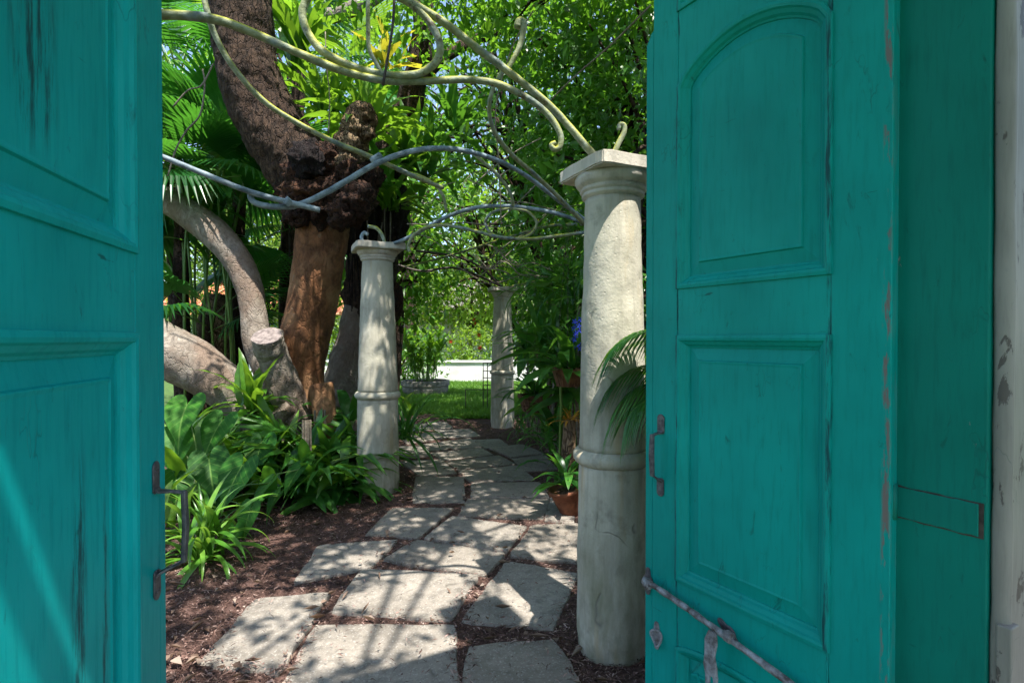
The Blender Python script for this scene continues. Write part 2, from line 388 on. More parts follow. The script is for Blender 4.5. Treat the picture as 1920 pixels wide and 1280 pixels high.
def lathe(prof, seg=48, c=(0, 0, 0), nz=0.0):
    V, Fc = [], []
    for r, z in prof:
        for k in range(seg):
            th = 2 * math.pi * k / seg
            rr = r
            if nz: rr *= 1 + nz * noise.noise(Vector((math.cos(th) * 1.5 + c[0], math.sin(th) * 1.5 + c[1], z * 2.2)))
            V.append((c[0] + rr * math.cos(th), c[1] + rr * math.sin(th), c[2] + z))
    n = len(prof)
    for i in range(n - 1):
        for k in range(seg):
            k2 = (k + 1) % seg; Fc.append((i * seg + k, i * seg + k2, (i + 1) * seg + k2, (i + 1) * seg + k))
    Fc.append(tuple(range(seg - 1, -1, -1))); Fc.append(tuple(range((n - 1) * seg, n * seg)))
    return V, Fc

# ------------------------------------------------------------------ ground, soil, lawn, path
V, Fc = boxv(-400, 400, -400, 400, -.5, -.05)
tag(build('ground', V, Fc, M['lawnsoil']), kind='structure')
def grid(x0, x1, y0, y1, st, fz):
    nx, ny = int((x1 - x0) / st) + 1, int((y1 - y0) / st) + 1
    V = [(x0 + i * st, y0 + j * st, fz(x0 + i * st, y0 + j * st)) for j in range(ny) for i in range(nx)]
    Fc = [(j * nx + i, j * nx + i + 1, (j + 1) * nx + i + 1, (j + 1) * nx + i) for j in range(ny - 1) for i in range(nx - 1)]
    return V, Fc
def soil_z(x, y):
    v = Vector((x, y, 0))
    base = .022 * noise.noise(v * 1.3) + .014 * noise.noise(v * 5) + .010 * noise.noise(v * 17)
    side = max(0, min(1, (-(x + 1.2) - .12 * (y - 2.4)) / .8))
    return base + side * .05
SL = [[(596,1170),(846,1168),(850,1300),(528,1300)], [(886,1209),(1032,1197),(1096,1300),(876,1300)],
 [(682,1066),(890,1078),(838,1156),(628,1142)], [(950,1051),(1080,1072),(1034,1170),(872,1157)],
 [(785,1010),(942,1032),(906,1070),(724,1046)], [(480,1125),(612,1113),(520,1255),(382,1235)],
 [(602,1022),(742,1010),(690,1060),(556,1088)], [(738,952),(846,952),(783,1003),(690,998)],
 [(850,968),(983,985),(946,1028),(802,1006)], [(1000,984),(1088,980),(1088,1050),(962,1036)],
 [(880,934),(1026,934),(1014,970),(863,964)], [(1036,926),(1074,938),(1074,978),(1023,972)],
 [(781,894),(867,894),(869,939),(776,939)], [(888,904),(1008,903),(1026,929),(888,930)],
 [(862,881),(970,871),(1000,897),(884,900)], [(840,863),(933,852),(962,868),(862,878)],
 [(811,847),(900,838),(922,850),(832,860)], [(752,863),(826,860),(854,884),(789,890)],
 [(920,839),(977,832),(1017,848),(959,855)], [(962,858),(1021,851),(1042,876),(985,880)],
 [(886,823),(936,822),(950,833),(911,838)], [(796,831),(880,820),(900,836),(809,843)],
 [(816,804),(880,803),(899,815),(828,818)], [(752,816),(812,808),(826,819),(764,830)],
 [(768,795),(797,791),(808,803),(752,811)], [(801,789),(835,791),(848,800),(812,803)], [(748,835),(790,834),(805,851),(750,858)]]
V, Fc = grid(-6.5, 4.5, -.4, 10.6, .055, soil_z)
def on_slab_mask(x, y, grow=0.0):
    k = np.zeros(len(x), bool)
    for sl in SL:
        p = [G(a, b, .02) for a, b in sl]; c = sum(p, Vector()) / 4; p = [q + (q - c).normalized() * grow for q in p]; ins = np.ones(len(x), bool)
        for i in range(4):
            a, b = p[i], p[(i + 1) % 4]
            ins &= ((b.x - a.x) * (y - a.y) - (b.y - a.y) * (x - a.x)) < 0
        k |= ins
    return k
A_ = np.array(V); mk_ = on_slab_mask(A_[:, 0], A_[:, 1], .03); A_[mk_, 2] = np.minimum(A_[mk_, 2], -.004)
low = on_slab_mask(A_[:, 0], A_[:, 1], .12); A_[low, 2] = np.minimum(A_[low, 2], .014); V = A_.tolist()
tag(build('mulch_bed', V, Fc, M['soil'], smooth=True), kind='structure')
def lawn_z(x, y): return -.012 + .02 * noise.noise(Vector((x * .8, y * .8, 3)))
V, Fc = grid(-9, 8, 10.4, 19.0, .5, lawn_z)
lawn = tag(build('lawn', V, Fc, M['lawnsoil'], smooth=True), kind='structure')

path = tag(bpy.data.objects.new('stone_path', None), kind='structure'); COL.objects.link(path)
random.seed(4)
for q, sl in enumerate(SL):
    pts = [G(x, y, .02) for x, y in sl]
    c = sum(pts, Vector()) / 4; pts = [p + (p - c).normalized() * .035 for p in pts]
    n = len(pts); out = []
    for i in range(n):
        a, b = pts[i], pts[(i + 1) % n]; e = (b - a); ln = e.length; k = max(4, int(ln / .05))
        nr = Vector((e.y, -e.x, 0)).normalized()
        for s in range(k):
            t = s / k; p = a + e * t
            round_ = (.010 * (1 - min(1, min(t, 1 - t) * ln / .05)))
            wob = .014 * noise.noise(Vector((p.x * 6, p.y * 6, q))) + .009 * noise.noise(Vector((p.x * 21, p.y * 21, q)))
            p = p + nr * wob; p = p + (c - p).normalized() * round_; out.append(p)
    m_ = len(out); zt = .012 + random.uniform(-.004, .006); tx, ty = random.uniform(-.01, .01), random.uniform(-.01, .01)
    def lev(f, dz): return [(c.x + (p.x - c.x) * f, c.y + (p.y - c.y) * f, zt + dz + (p.x - c.x) * tx + (p.y - c.y) * ty) for p in out]
    V = lev(1, -.06) + lev(1, -.010) + lev(.985, 0) + lev(.6, .002) + [(c.x, c.y, zt + .001)]; Fc = []
    for L_ in range(3):
        for i in range(m_): j = (i + 1) % m_; Fc.append((L_ * m_ + i, L_ * m_ + j, (L_ + 1) * m_ + j, (L_ + 1) * m_ + i))
    for i in range(m_): Fc.append((3 * m_ + i, 3 * m_ + (i + 1) % m_, 4 * m_))
    o = build('slab', V, Fc, M['slab'], path, smooth=False)

def frames(rng, n, upbias=.0):
    d = rng.normal(size=(n, 3)); return d
def unit(a): return a / (np.linalg.norm(a, axis=1, keepdims=True) + 1e-9)
def leaves(name, pos, dirs, nrm, L, W, mat, parent=None, droop=.18, fold=.12, rng=None, rnd=None, kind=None):
    """many small leaves as one mesh: 5 vertices, 4 triangles each, folded along the midrib"""
    n = len(pos); d = unit(dirs); nn = nrm - d * np.sum(nrm * d, axis=1, keepdims=True); nn = unit(nn); s = np.cross(d, nn)
    L = L[:, None]; W = W[:, None]
    b = pos; m = pos + d * L * .45 - nn * L * fold * .5; t = pos + d * L - nn * L * droop
    l = pos + d * L * .42 + s * W * .5 + nn * W * fold; r = pos + d * L * .42 - s * W * .5 + nn * W * fold
    V = np.stack([b, r, m, l, t], axis=1).reshape(-1, 3)
    T = np.array([[0, 1, 2], [0, 2, 3], [1, 4, 2], [2, 4, 3]])
    Fc = (np.arange(n)[:, None, None] * 5 + T[None]).reshape(-1, 3)
    if rnd is None: rnd = rng.random(n)
    o = build(name, V, Fc, mat, parent, rnd=np.repeat(rnd, 5), smooth=False)
    if kind: o['kind'] = kind
    return o

rng = np.random.default_rng(7)
# mulch chips and dry leaves on the bed
n = 60000
yy = 1.9 + (rng.random(n) ** 1.6) * 7.5; xx = -(.66 * yy) + rng.random(n) * (.66 * yy + .9)
keep = ~on_slab_mask(xx, yy, -.02) | (rng.random(n) < .05); xx, yy = xx[keep], yy[keep]
zz = np.array([soil_z(a, b) for a, b in zip(xx, yy)]) + .006 + rng.random(len(xx)) * .012
ons = on_slab_mask(xx, yy); zz[ons] = np.maximum(zz[ons], .042)
n = len(xx); dd = rng.normal(size=(n, 3)); dd[:, 2] *= .18; nn_ = rng.normal(size=(n, 3)) * .35; nn_[:, 2] += 1
leaves('mulch_chips', np.stack([xx, yy, zz], 1), dd, nn_, .008 + rng.random(n)**2 * .040, .002 + rng.random(n)**2 * .009, M['chip'], rng=rng)
tag(bpy.data.objects['mulch_chips'], 'reddish brown wood chips scattered over the bed', 'mulch', kind='stuff')
n = 620
yy = 2.2 + (rng.random(n) ** 1.5) * 6; xx = -(.66 * yy) + rng.random(n) ** 1.3 * (.66 * yy + .9)
keep = ~on_slab_mask(xx, yy) | (rng.random(n) < .14); xx, yy = xx[keep], yy[keep]
zz = np.array([soil_z(a, b) for a, b in zip(xx, yy)]) + .03; n = len(xx)
zz[on_slab_mask(xx, yy)] = .05
dd = rng.normal(size=(n, 3)); dd[:, 2] *= .15; nn_ = rng.normal(size=(n, 3)) * .25; nn_[:, 2] += 1
leaves('fallen_leaves', np.stack([xx, yy, zz], 1), dd, nn_, .025 + rng.random(n)**2 * .085, .012 + rng.random(n)**2 * .035, M['dry'], rng=rng, droop=.1, fold=.3)
tag(bpy.data.objects['fallen_leaves'], 'dry curled brown leaves fallen on the mulch', 'leaf litter', kind='stuff')
# lawn grass
n = 70000
yy = 10.0 + rng.random(n) ** 1.5 * 8.6; xx = -.42 * yy + rng.random(n) * (.62 * yy)
edge = 10.2 + .5 * np.sin(xx * 2.3) + .25 * np.sin(xx * 7.1); k = yy > edge; xx, yy = xx[k], yy[k]; n = len(xx)
dd = rng.normal(size=(n, 3)) * .45; dd[:, 2] = 1; nn_ = rng.normal(size=(n, 3)); nn_[:, 2] = .1
tall = .5 + rng.random(n)
leaves('grass', np.stack([xx, yy, np.full(n, -.02)], 1), dd, nn_, .10 * tall, .010 + .012 * rng.random(n), M['grass'], rng=rng, droop=.35)
tag(bpy.data.objects['grass'], 'bright green lawn grass beyond the stone path', 'grass', kind='stuff')

# ------------------------------------------------------------------ doors and frame
def door_axes(far, near):
    fx, nx_ = Vector((*far, 0)), Vector((*near, 0)); d = (fx - nx_); W = d.length; return nx_, d / W, W
Rh, Rd, RW = door_axes((.463, 1.83), (.860, 1.208))
Ld = Vector((-.23, .973, 0)).normalized(); LW = RW; Lh = Vector((-.738, 1.13, 0)) - Ld * LW
def on_plane(px, py, h, d, nrm, off=0.0):
    """pixel -> (u, z) on the door plane (u from the hinge), off metres proud of the face"""
    q = ray(px, py); p0 = h + nrm * off; t = (p0 - C0).dot(nrm) / q.dot(nrm); p = C0 + q * t
    return (p - h).dot(d), p.z
Rn = Vector((-Rd.y, Rd.x, 0));  Rn = Rn if Rn.dot(-Rh) > 0 else -Rn
Ln = Vector((-Ld.y, Ld.x, 0));  Ln = Ln if Ln.dot(Vector((1, 0, 0))) > 0 else -Ln
def inset(poly, d):
    n = len(poly); out = []
    for i in range(n):
        p0, p1, p2 = Vector(poly[i - 1]), Vector(poly[i]), Vector(poly[(i + 1) % n])
        e1 = (p1 - p0).normalized(); e2 = (p2 - p1).normalized()
        n1 = Vector((-e1.y, e1.x)); n2 = Vector((-e2.y, e2.x)); b = (n1 + n2)
        b = b / max(.3, b.length_squared) * 2 if b.length > 1e-6 else n1
        out.append(p1 + b * d)
    return out
def rings(poly, levels, fill):
    V, Fc = [], []; n = len(poly)
    for d, y in levels:
        for p in inset(poly, d): V.append((p.x, y, p.y))
    for L_ in range(len(levels) - 1):
        for i in range(n): j = (i + 1) % n; Fc.append((L_ * n + i, L_ * n + j, (L_ + 1) * n + j, (L_ + 1) * n + i))
    if fill: Fc.append(tuple(range((len(levels) - 1) * n, len(levels) * n)))
    return V, Fc
def arch(u0, u1, z0, zs, rise, n=22, skew=0):
    """closed outline, anticlockwise in (u,z), with an arched top"""
    pts = [(u0, z0), (u1, z0)]
    for k in range(n + 1):
        t = k / n; u = u1 + (u0 - u1) * t; pts.append((u, zs + rise * math.sin(math.pi * t) ** .62 * 1.0))
    return pts
u_st, _ = on_plane(1270, 635, Rh, Rd, Rn); u_hs, _ = on_plane(1557, 635, Rh, Rd, Rn)
TH = .042
ZB, Z1, Z2a, Z2b, Z3a, Z3s, Z4, ZT = .06, .20, .537, .723, 1.508, 1.663, 2.30, 3.0
def make_door(name, label, mat, h, d, nrm, side):
    t = thing(name, label, 'door', h)
    # local axes: x = along the leaf from the hinge, y = towards the viewer's face, z up
    X = d; Y = nrm; t.rotation_euler = Matrix(((X.x, Y.x, 0), (X.y, Y.y, 0), (0, 0, 1))).to_euler()
    if X.cross(Y).z < 0:
        t.rotation_euler = (0, 0, math.atan2(X.y, X.x)); t.scale = (1, -1, 1)
    def part(nm, vf, bev=.0025, m=mat, par=t, smooth=False): return build(nm, vf[0], vf[1], m, par, world=False, bevel=bev, smooth=smooth)
    a, b, W = u_hs, u_st, RW
    part('stile', boxv(0, a, -TH, 0, ZB, ZT)); part('stile', boxv(b, W - .026, -TH, 0, ZB, ZT))
    strip = [(W - .0255, ZB), (W + .006, ZB), (W + .006, 2.50), (W - .004, 2.515), (W - .012, 2.53), (W - .0255, 2.54)]
    part('edge_strip', prism(strip, -.001, -TH * .8))
    part('rail', boxv(a, b, -TH, -.0005, ZB, Z1))
    ar1 = arch(a, b, Z1, .50, .037, 16)
    part('rail', prism([(a, Z2b), (a, .50)] + [(u, z) for u, z in ar1[2:]][::-1][1:-1] + [(b, .50), (b, Z2b)], -.0005, -TH))
    part('rail', boxv(a, b, -TH, -.0005, Z3a, Z3s))
    ar3 = arch(a, b, Z3s, Z4, .115, 24)
    part('rail', prism([(a, 2.55), (a, Z4)] + ar3[2:][::-1][1:-1] + [(b, Z4), (b, 2.55)], -.0005, -TH))
    part('rail', boxv(a, b, -TH, -.0005, 2.88, ZT))
    for poly in (ar1, [(a, Z2b), (b, Z2b), (b, Z3a), (a, Z3a)], ar3, [(a, 2.55), (b, 2.55), (b, 2.88), (a, 2.88)]):
        part('moulding', rings(poly, [(-.004, -.004), (-.003, .006), (.006, .008), (.013, .006), (.017, .0), (.026, -.006), (.031, -.013), (.036, -.016), (.037, -.022)], False), 0)
        part('panel', rings(poly, [(.030, -.0195), (.040, -.0195), (.074, -.0125), (.0765, -.007), (.079, -.0065), (.085, -.008)], True), 0)
        part('panel_back', rings(poly, [(0, -.030), (.01, -.030)], True), 0)
    return t, part
rd, rpart = make_door('panelled_door', 'teal panelled door leaf with an iron latch bar, beside the whitewashed frame', M['teal_r'], Rh, Rd, Rn, 1)
ld, lpart = make_door('panelled_door', 'teal panelled door leaf with dark mould streaks and a handle, next to the strappy lily', M['teal_l'], Lh, Ld, Ln, -1)

def flatbar(pts, wid, th, updir=(0, 0, 1)):
    """flat iron strip through local points, wid along the side axis"""
    V, Fc = [], []; n = len(pts); P_ = [Vector(p) for p in pts]
    for i in range(n):
        t = (P_[min(i + 1, n - 1)] - P_[max(i - 1, 0)]).normalized(); s = Vector((1, 0, 0)); s = (s - t * s.dot(t)).normalized(); k = t.cross(s)
        wv = wid[i] if hasattr(wid, '__len__') else wid
        for a, b in ((-1, -1), (1, -1), (1, 1), (-1, 1)): V.append(P_[i] + s * (a * wv / 2) + k * (b * th / 2))
    for i in range(n - 1):
        for k in range(4): k2 = (k + 1) % 4; Fc.append((i * 4 + k, i * 4 + k2, (i + 1) * 4 + k2, (i + 1) * 4 + k))
    Fc += [(3, 2, 1, 0), tuple((n - 1) * 4 + k for k in range(4))]
    return V, Fc
def plate_poly(u, z0, z1, wd, top=True):
    pts = []
    for k in range(13):
        a = math.pi * k / 12
        pts.append((u + wd / 2 * math.cos(a), (z1 - wd / 2) + wd / 2 * math.sin(a)))
    pts += [(u - wd / 2 * .95, z0 + .004), (u - wd * .2, z0), (u + wd * .3, z0 + .003), (u + wd / 2 * .95, z0 + .006)]
    return pts if top else [(p[0], z0 + z1 - p[1]) for p in pts][::-1]
def handle(part, u, zt, zb, out, mat):
    h = part('handle', prism(plate_poly(u, zt - .066, zt, .03), .0005, .004), .001, mat)
    def sub(nm, vf, bev=.001): return build(nm, vf[0], vf[1], mat, h, world=False, bevel=bev)
    sub('plate', prism(plate_poly(u + .001, zb, zb + .062, .03, False), .0008, .0045))
    gz0, gz1 = zb + .075, zt - .068
    sub('arm', flatbar([(u, .003, zt - .055), (u, .008, zt - .062), (u + .002, out * .6, gz1 + .004), (u + .003, out, gz1)], [.022, .02, .013, .012], .005))
    sub('grip', flatbar([(u + .003, out, gz1 + .004), (u + .003, out + .003, (gz0 + gz1) / 2), (u + .003, out - .001, gz0 - .004)], [.015, .019, .015], .010), .003)
    sub('arm', flatbar([(u + .003, out, gz0), (u + .002, out * .6, gz0 - .010), (u, .009, zb + .055), (u, .003, zb + .047)], [.012, .012, .02, .022], .005))
    for zz_ in (zt - .02, zb + .018):
        for du in (-.006, .006): sub('screw', lathe([(.0035, 0), (.0035, .002), (.002, .003)], 10, (u + du, 0, 0)), 0).matrix_local = Matrix.Translation((0, .0035, zz_)) @ Matrix.Translation((u + du, 0, 0)) @ Matrix.Rotation(R(-90), 4, 'X') @ Matrix.Translation((-u - du, 0, 0))
    return h
u, zt = on_plane(1240, 776, Rh, Rd, Rn); _, zb = on_plane(1240, 930, Rh, Rd, Rn)
handle(rpart, u, zt, zb, .040, M['iron'])
u, zt = on_plane(290, 864, Lh, Ld, Ln); _, zb = on_plane(297, 1118, Lh, Ld, Ln)
handle(lpart, u, zt, zb, .052, M['iron'])
# latch bar on the right leaf
p0 = on_plane(1207, 1085, Rh, Rd, Rn, .035); p1 = on_plane(1355, 1188, Rh, Rd, Rn, .035); p2 = on_plane(1640, 1395, Rh, Rd, Rn, .03)
pth = catmull([(p0[0], .035, p0[1]), ((p0[0] + p1[0]) / 2, .034, (p0[1] + p1[1]) / 2 + .002), (p1[0], .035, p1[1]), (p2[0], .03, p2[1])], 8)
bar = rpart('latch_bar', tube(pth, [.0095 + .0012 * math.sin(i * 1.7) for i in range(len(pth))], 14, nz=.06, nsc=60), 0, M['rust'], smooth=True)
def bsub(nm, vf, mat=M['rust'], bev=.0015, smooth=False): return build(nm, vf[0], vf[1], mat, bar, world=False, bevel=bev, smooth=smooth)
def leafplate(u, z, s, ang=0):
    pts = []
    for k in range(40):
        a = 2 * math.pi * k / 40; r = s * (1 + .22 * math.cos(4 * a) * abs(math.sin(a)) + .12 * math.cos(6 * a)); x, y = r * .55 * math.cos(a), r * 1.25 * math.sin(a)
        pts.append((u + x * math.cos(ang) - y * math.sin(ang), z + x * math.sin(ang) + y * math.cos(ang)))
    return pts
for (px, py, ang) in ((1216, 1088, 0), (1368, 1186, -.9)):
    u, z = on_plane(px, py, Rh, Rd, Rn, .0)
    bsub('bracket_plate', prism(leafplate(u, z, .034, ang), .0005, .005), M['iron'])
    ub, zb_ = on_plane(px, py + 6, Rh, Rd, Rn, .03)
    th_ = math.atan2(p1[1] - p0[1], p1[0] - p0[0]); ax = Vector((math.cos(th_), 0, math.sin(th_)))
    pc = Vector((ub, .034, zb_)); bsub('bracket_eye', tube([pc - ax * .013, pc - ax * .008, pc + ax * .008, pc + ax * .013], [.013, .0165, .0165, .013], 16), smooth=True)
    bsub('bracket_arm', flatbar([(u, .004, z), (u, .02, z), (ub, .034, zb_)], [.03, .022, .02], .012))
u, z = on_plane(1338, 1192, Rh, Rd, Rn, .04); 
vv = [(u, .044, z + .016), (u + .001, .050, z - .012), (u + .002, .054, z - .05), (u + .002, .052, z - .085), (u + .001, .048, z - .115)]
bsub('hanging_handle', flatbar(vv, [.026, .042, .034, .046, .040], .010), bev=.004)
for du, ln_ in ((-.012, .05), (.013, .085)): bsub('handle_prong', flatbar([(u + du, .048, z - .108), (u + du * 1.15, .046, z - .108 - ln_)], [.017, .010], .008), bev=.003)
u, z = on_plane(1232, 1190, Rh, Rd, Rn, .0)
st = rpart('staple_plate', prism(leafplate(u, z, .034), .0005, .004), .001, M['rust'])
th_ = [(u - .004 + .021 * math.cos(a), .010 + .006 * math.sin(a * 2), z - .004 + .026 * math.sin(a)) for a in [2 * math.pi * k / 24 for k in range(25)]]
V, Fc = tube(th_, .0042, 10); build('ring', V, Fc, M['rust'], st, world=False, smooth=True)

# wall axes
WA = Vector((.872, .489, 0)).normalized(); WB = Vector((.489, -.872, 0))    # along the wall (to the right) / into the passage
fr = thing('door_frame', 'dark teal jamb with painted strap hinge and peeling white casing', 'door frame', (Rh.x, Rh.y, 0))
fr.rotation_euler = (0, 0, math.atan2(WA.y, WA.x))     # local x along the wall, local -y into the passage
def fpart(nm, vf, bev=.003, m=M['jamb'], smooth=False, par=fr): return build(nm, vf[0], vf[1], m, par, world=False, bevel=bev, smooth=smooth)
def floc(p): return (Vector((p.x, p.y, 0)) - Vector((Rh.x, Rh.y, 0)))
jx = .030
fpart('jamb', boxv(jx, .16, -.165, .10, 0, 3.06), .004)
jl = -(Rh - Lh).dot(WA)
fpart('jamb', boxv(jl - .16, jl - .015, -.150, .10, 0, 3.06), .004)
fpart('head', boxv(jl - .16, .16, -.150, .10, 3.0605, 3.16), .004)
# casing bead and plank
bp = [(.0, 0), (.0, .7), (.002, 1.12), (.004, 1.5), (.0, 2.2), (.0, 3.06)]
fpart('bead', tube([(.046 + dx, -.181, z) for dx, z in catmull(bp, 5)], [.0165 + .0012 * math.sin(i * 2.1) for i in range(26)], 18, nz=.05, nsc=14), 0, M['white'], True)
fpart('casing', boxv(.064, .26, -.190, -.1655, 0, 3.12), .004, M['white'])
fpart('casing_repair', boxv(.024, .062, -.205, -.180, 0, .93), .003, M['white'])
# strap hinge on the jamb
zs0 = on_plane(1700, 950, Rh, Vector((WB.x, WB.y, 0)), -WA)[1]
def wob_plate(y0, y1, z0, z1, x0, x1, sd):
    pts = []
    for k in range(14): t = k / 13; pts.append((y0 + (y1 - y0) * t, z0 + .003 * noise.noise(Vector((t * 7, sd, 0)))))
    for k in range(14): t = k / 13; pts.append((y1 + (y0 - y1) * t, z1 + .003 * noise.noise(Vector((t * 7, sd, 5)))))
    n_ = len(pts); V = [(x0, y, z) for y, z in pts] + [(x1, y, z) for y, z in pts]
    Fc = [tuple(range(n_)), tuple(range(2 * n_ - 1, n_ - 1, -1))] + [((i + 1) % n_, i, n_ + i, n_ + (i + 1) % n_) for i in range(n_)]
    return V, Fc
hp = fpart('strap_hinge', wob_plate(-.15, .006, zs0 - .034, zs0 + .034, .0258, .0305, 1), .0015, M['hinge'])
V, Fc = wob_plate(-.158, .008, zs0 - .0365, zs0 + .0365, .0285, .0302, 4); build('rust_margin', V, Fc, M['wire'], hp, world=False)
V, Fc = tube([(.020, .004, zs0 - .04), (.020, .004, zs0 + .04)], .009, 14); build('knuckle', V, Fc, M['hinge'], hp, world=False, smooth=True)
for zc in (.45, 2.55):
    fpart('strap_hinge', boxv(.0268, .0305, -.158, .006, zc - .037, zc + .037), .0015, M['hinge'])

# masonry wall round the gate with unseen blocks and board roof added to shape sunlight
gw = thing('gate_wall', 'plastered house wall around the gateway', 'wall', (Rh.x, Rh.y, 0)); gw.rotation_euler = fr.rotation_euler
def zt_(x): return 3.75
def wpoly(x0, x1, z0): return [(x0, z0), (x1, z0), (x1, zt_(x1)), (x0, zt_(x0))]
V, Fc = prism(wpoly(.1605, 9, 0), -.150, .08); build('pier', V, Fc, M['plaster'], gw, world=False)
V, Fc = prism(wpoly(-9, jl - .1605, 0), -.150, .08); build('pier', V, Fc, M['plaster'], gw, world=False)
V, Fc = prism([(jl - .1600, 3.161), (.1600, 3.161), (.1600, zt_(.16)), (jl - .1600, zt_(jl - .16))], -.149, .079); build('lintel', V, Fc, M['plaster'], gw, world=False)
V, Fc = boxv(-.27, .035, -.150, .08, 3.7505, 4.42); build('added_pier_top', V, Fc, M['plaster'], gw, world=False)  # unseen block added so its shadow covers the right door
V, Fc = boxv(-.31, .075, -.19, .12, 4.4205, 4.48); build('added_pier_cap', V, Fc, M['plaster'], gw, world=False)  # cap of the added unseen block
V, Fc = boxv(jl - .035, jl + .27, -.150, .08, 3.7505, 4.0); build('added_pier_top', V, Fc, M['plaster'], gw, world=False)  # unseen matching block added on the left
rf = thing('added_roof', 'unseen board roof added over the gateway to shade the doors', 'roof', (Rh.x, Rh.y, 0)); rf.rotation_euler = fr.rotation_euler
def board(x0, x1, b0, b1): V, Fc = boxv(x0, x1, -b1, -b0, 3.30, 3.33); build('board', V, Fc, M['roofboard'], rf, world=False)
edges = [.167, .36, .605, .640, .692, .95, 1.25, 1.55, 1.75]
for i in range(len(edges) - 1):
    b0, b1 = edges[i], edges[i + 1] - .0015
    if i in (2, 4, 5, 6): board(-2.6, -2.35, b0, b1); board(-1.3, 1.0, b0, b1)  # slit and hole left so sun streaks land on the left door
    else: board(-2.6, 1.0, b0, b1)
tp = floc(Vector((0, 0, 0)))
V, Fc = boxv(jl - .3, .3, -1.2, .06, -.02, .035); thr = build('threshold', V, Fc, M['slab'], None)
thr.location = (Rh.x, Rh.y, 0); thr.rotation_euler = fr.rotation_euler; tag(thr, 'worn stone threshold between the two teal doors', 'threshold')

# ------------------------------------------------------------------ columns
def column(c, rb, rn, zring, ztop, side, rot, label, sd):
    t = thing('garden_column', label, 'column', (c[0], c[1], 0), 'limewashed garden columns')
    cc = (c[0], c[1], 0)
    def pt(nm, prof, m=M['column'], nz=.018):
        pr = [prof[0]]
        for (r0, z0), (r1, z1) in zip(prof, prof[1:]):
            k = max(1, int((z1 - z0) / .022)); pr += [(r0 + (r1 - r0) * j / k, z0 + (z1 - z0) * j / k) for j in range(1, k + 1)]
        V, Fc = lathe(pr, 96, cc, nz); C_ = Vector(cc); out = []
        for v in V:
            q = Vector(v); d_ = Vector((q.x - C_.x, q.y - C_.y, 0)); k = .004 * noise.noise(q * 9) + .0018 * noise.noise(q * 27) - .016 * max(0, noise.noise(q * 5 + Vector((sd, 0, 0))) - .42) - .010 * max(0, noise.noise(q * 14) - .5)
            out.append(q + d_.normalized() * k)
        return build(nm, out, Fc, m, t, smooth=True)
    lo = [(rb * .93, -.05), (rb * .95, .03), (rb, .09)] + [(rb * (1 - .05 * k / 9), .09 + (zring - .125) * k / 9) for k in range(1, 10)]
    pt('lower_shaft', lo)
    rr = rb * .95
    pt('ring', [(rr * .99, zring - .037)] + [(rr + .004 + .024 * math.sin(math.pi * k / 8) ** .7, zring - .036 + .072 * k / 8) for k in range(9)] + [(rr * .97, zring + .037)], nz=.012)
    zc = ztop - .115 - .05
    up = [(rr * .985 + (rn - rr * .985) * ((k / 12) ** 1.15), zring + .036 + (zc - zring - .036) * k / 12) for k in range(13)]
    pt('upper_shaft', up)
    pt('capital', [(rn, zc - .002), (rn + .002, zc + .004), (rn + .014, zc + .008), (rn + .018, zc + .016), (rn + .014, zc + .024), (rn + .013, zc + .028), (rn + .022, zc + .031), (rn + .027, zc + .040), (rn + .022, zc + .048), (rn + .021, zc + .052), (rn + .034, zc + .056), (rn + .044, zc + .070), (rn + .050, zc + .085), (rn + .053, zc + .105)], M['abacus'], .01)
    h = side / 2; bm = bmesh.new(); bmesh.ops.create_cube(bm, size=1)
    bmesh.ops.scale(bm, vec=(side, side, .062), verts=bm.verts); bmesh.ops.bevel(bm, geom=bm.edges[:], offset=.006, segments=2, affect='EDGES')
    bmesh.ops.subdivide_edges(bm, edges=[e for e in bm.edges if e.calc_length() > .1], cuts=14, use_grid_fill=True)
    for v in bm.verts:
        q = v.co * 14 + Vector((sd * 7, 0, 0)); e_ = max(abs(v.co.x), abs(v.co.y)) / h
        v.co *= 1 - .02 * max(0, noise.noise(q)) * e_; v.co.z += .004 * noise.noise(q * .5)
        e2 = min(abs(v.co.x), abs(v.co.y)) / h
        if e2 > .8: v.co.xy *= 1 - .08 * max(0, noise.noise(q * .6 + Vector((3, 1, 2))) + .15)
    bm.transform(Matrix.Translation((c[0], c[1], ztop - .031)) @ Matrix.Rotation(rot, 4, 'Z'))
    me = bpy.data.meshes.new('abacus'); bm.to_mesh(me); bm.free(); me.materials.append(M['abacus']); obj('abacus', me, t)
    return t
column((.488, 2.59), .172, .132, .935, 2.335, .387, R(24.7), 'cracked limewashed column close behind the door with the latch bar', 1)
column((-1.322, 5.25), .205, .146, .95, 2.42, .46, R(24), 'limewashed column standing in front of the dark rooted trunk', 2)
column((-.164, 9.13), .203, .145, .93, 2.37, .46, R(10), 'small far limewashed column at the lawn end of the path', 3)

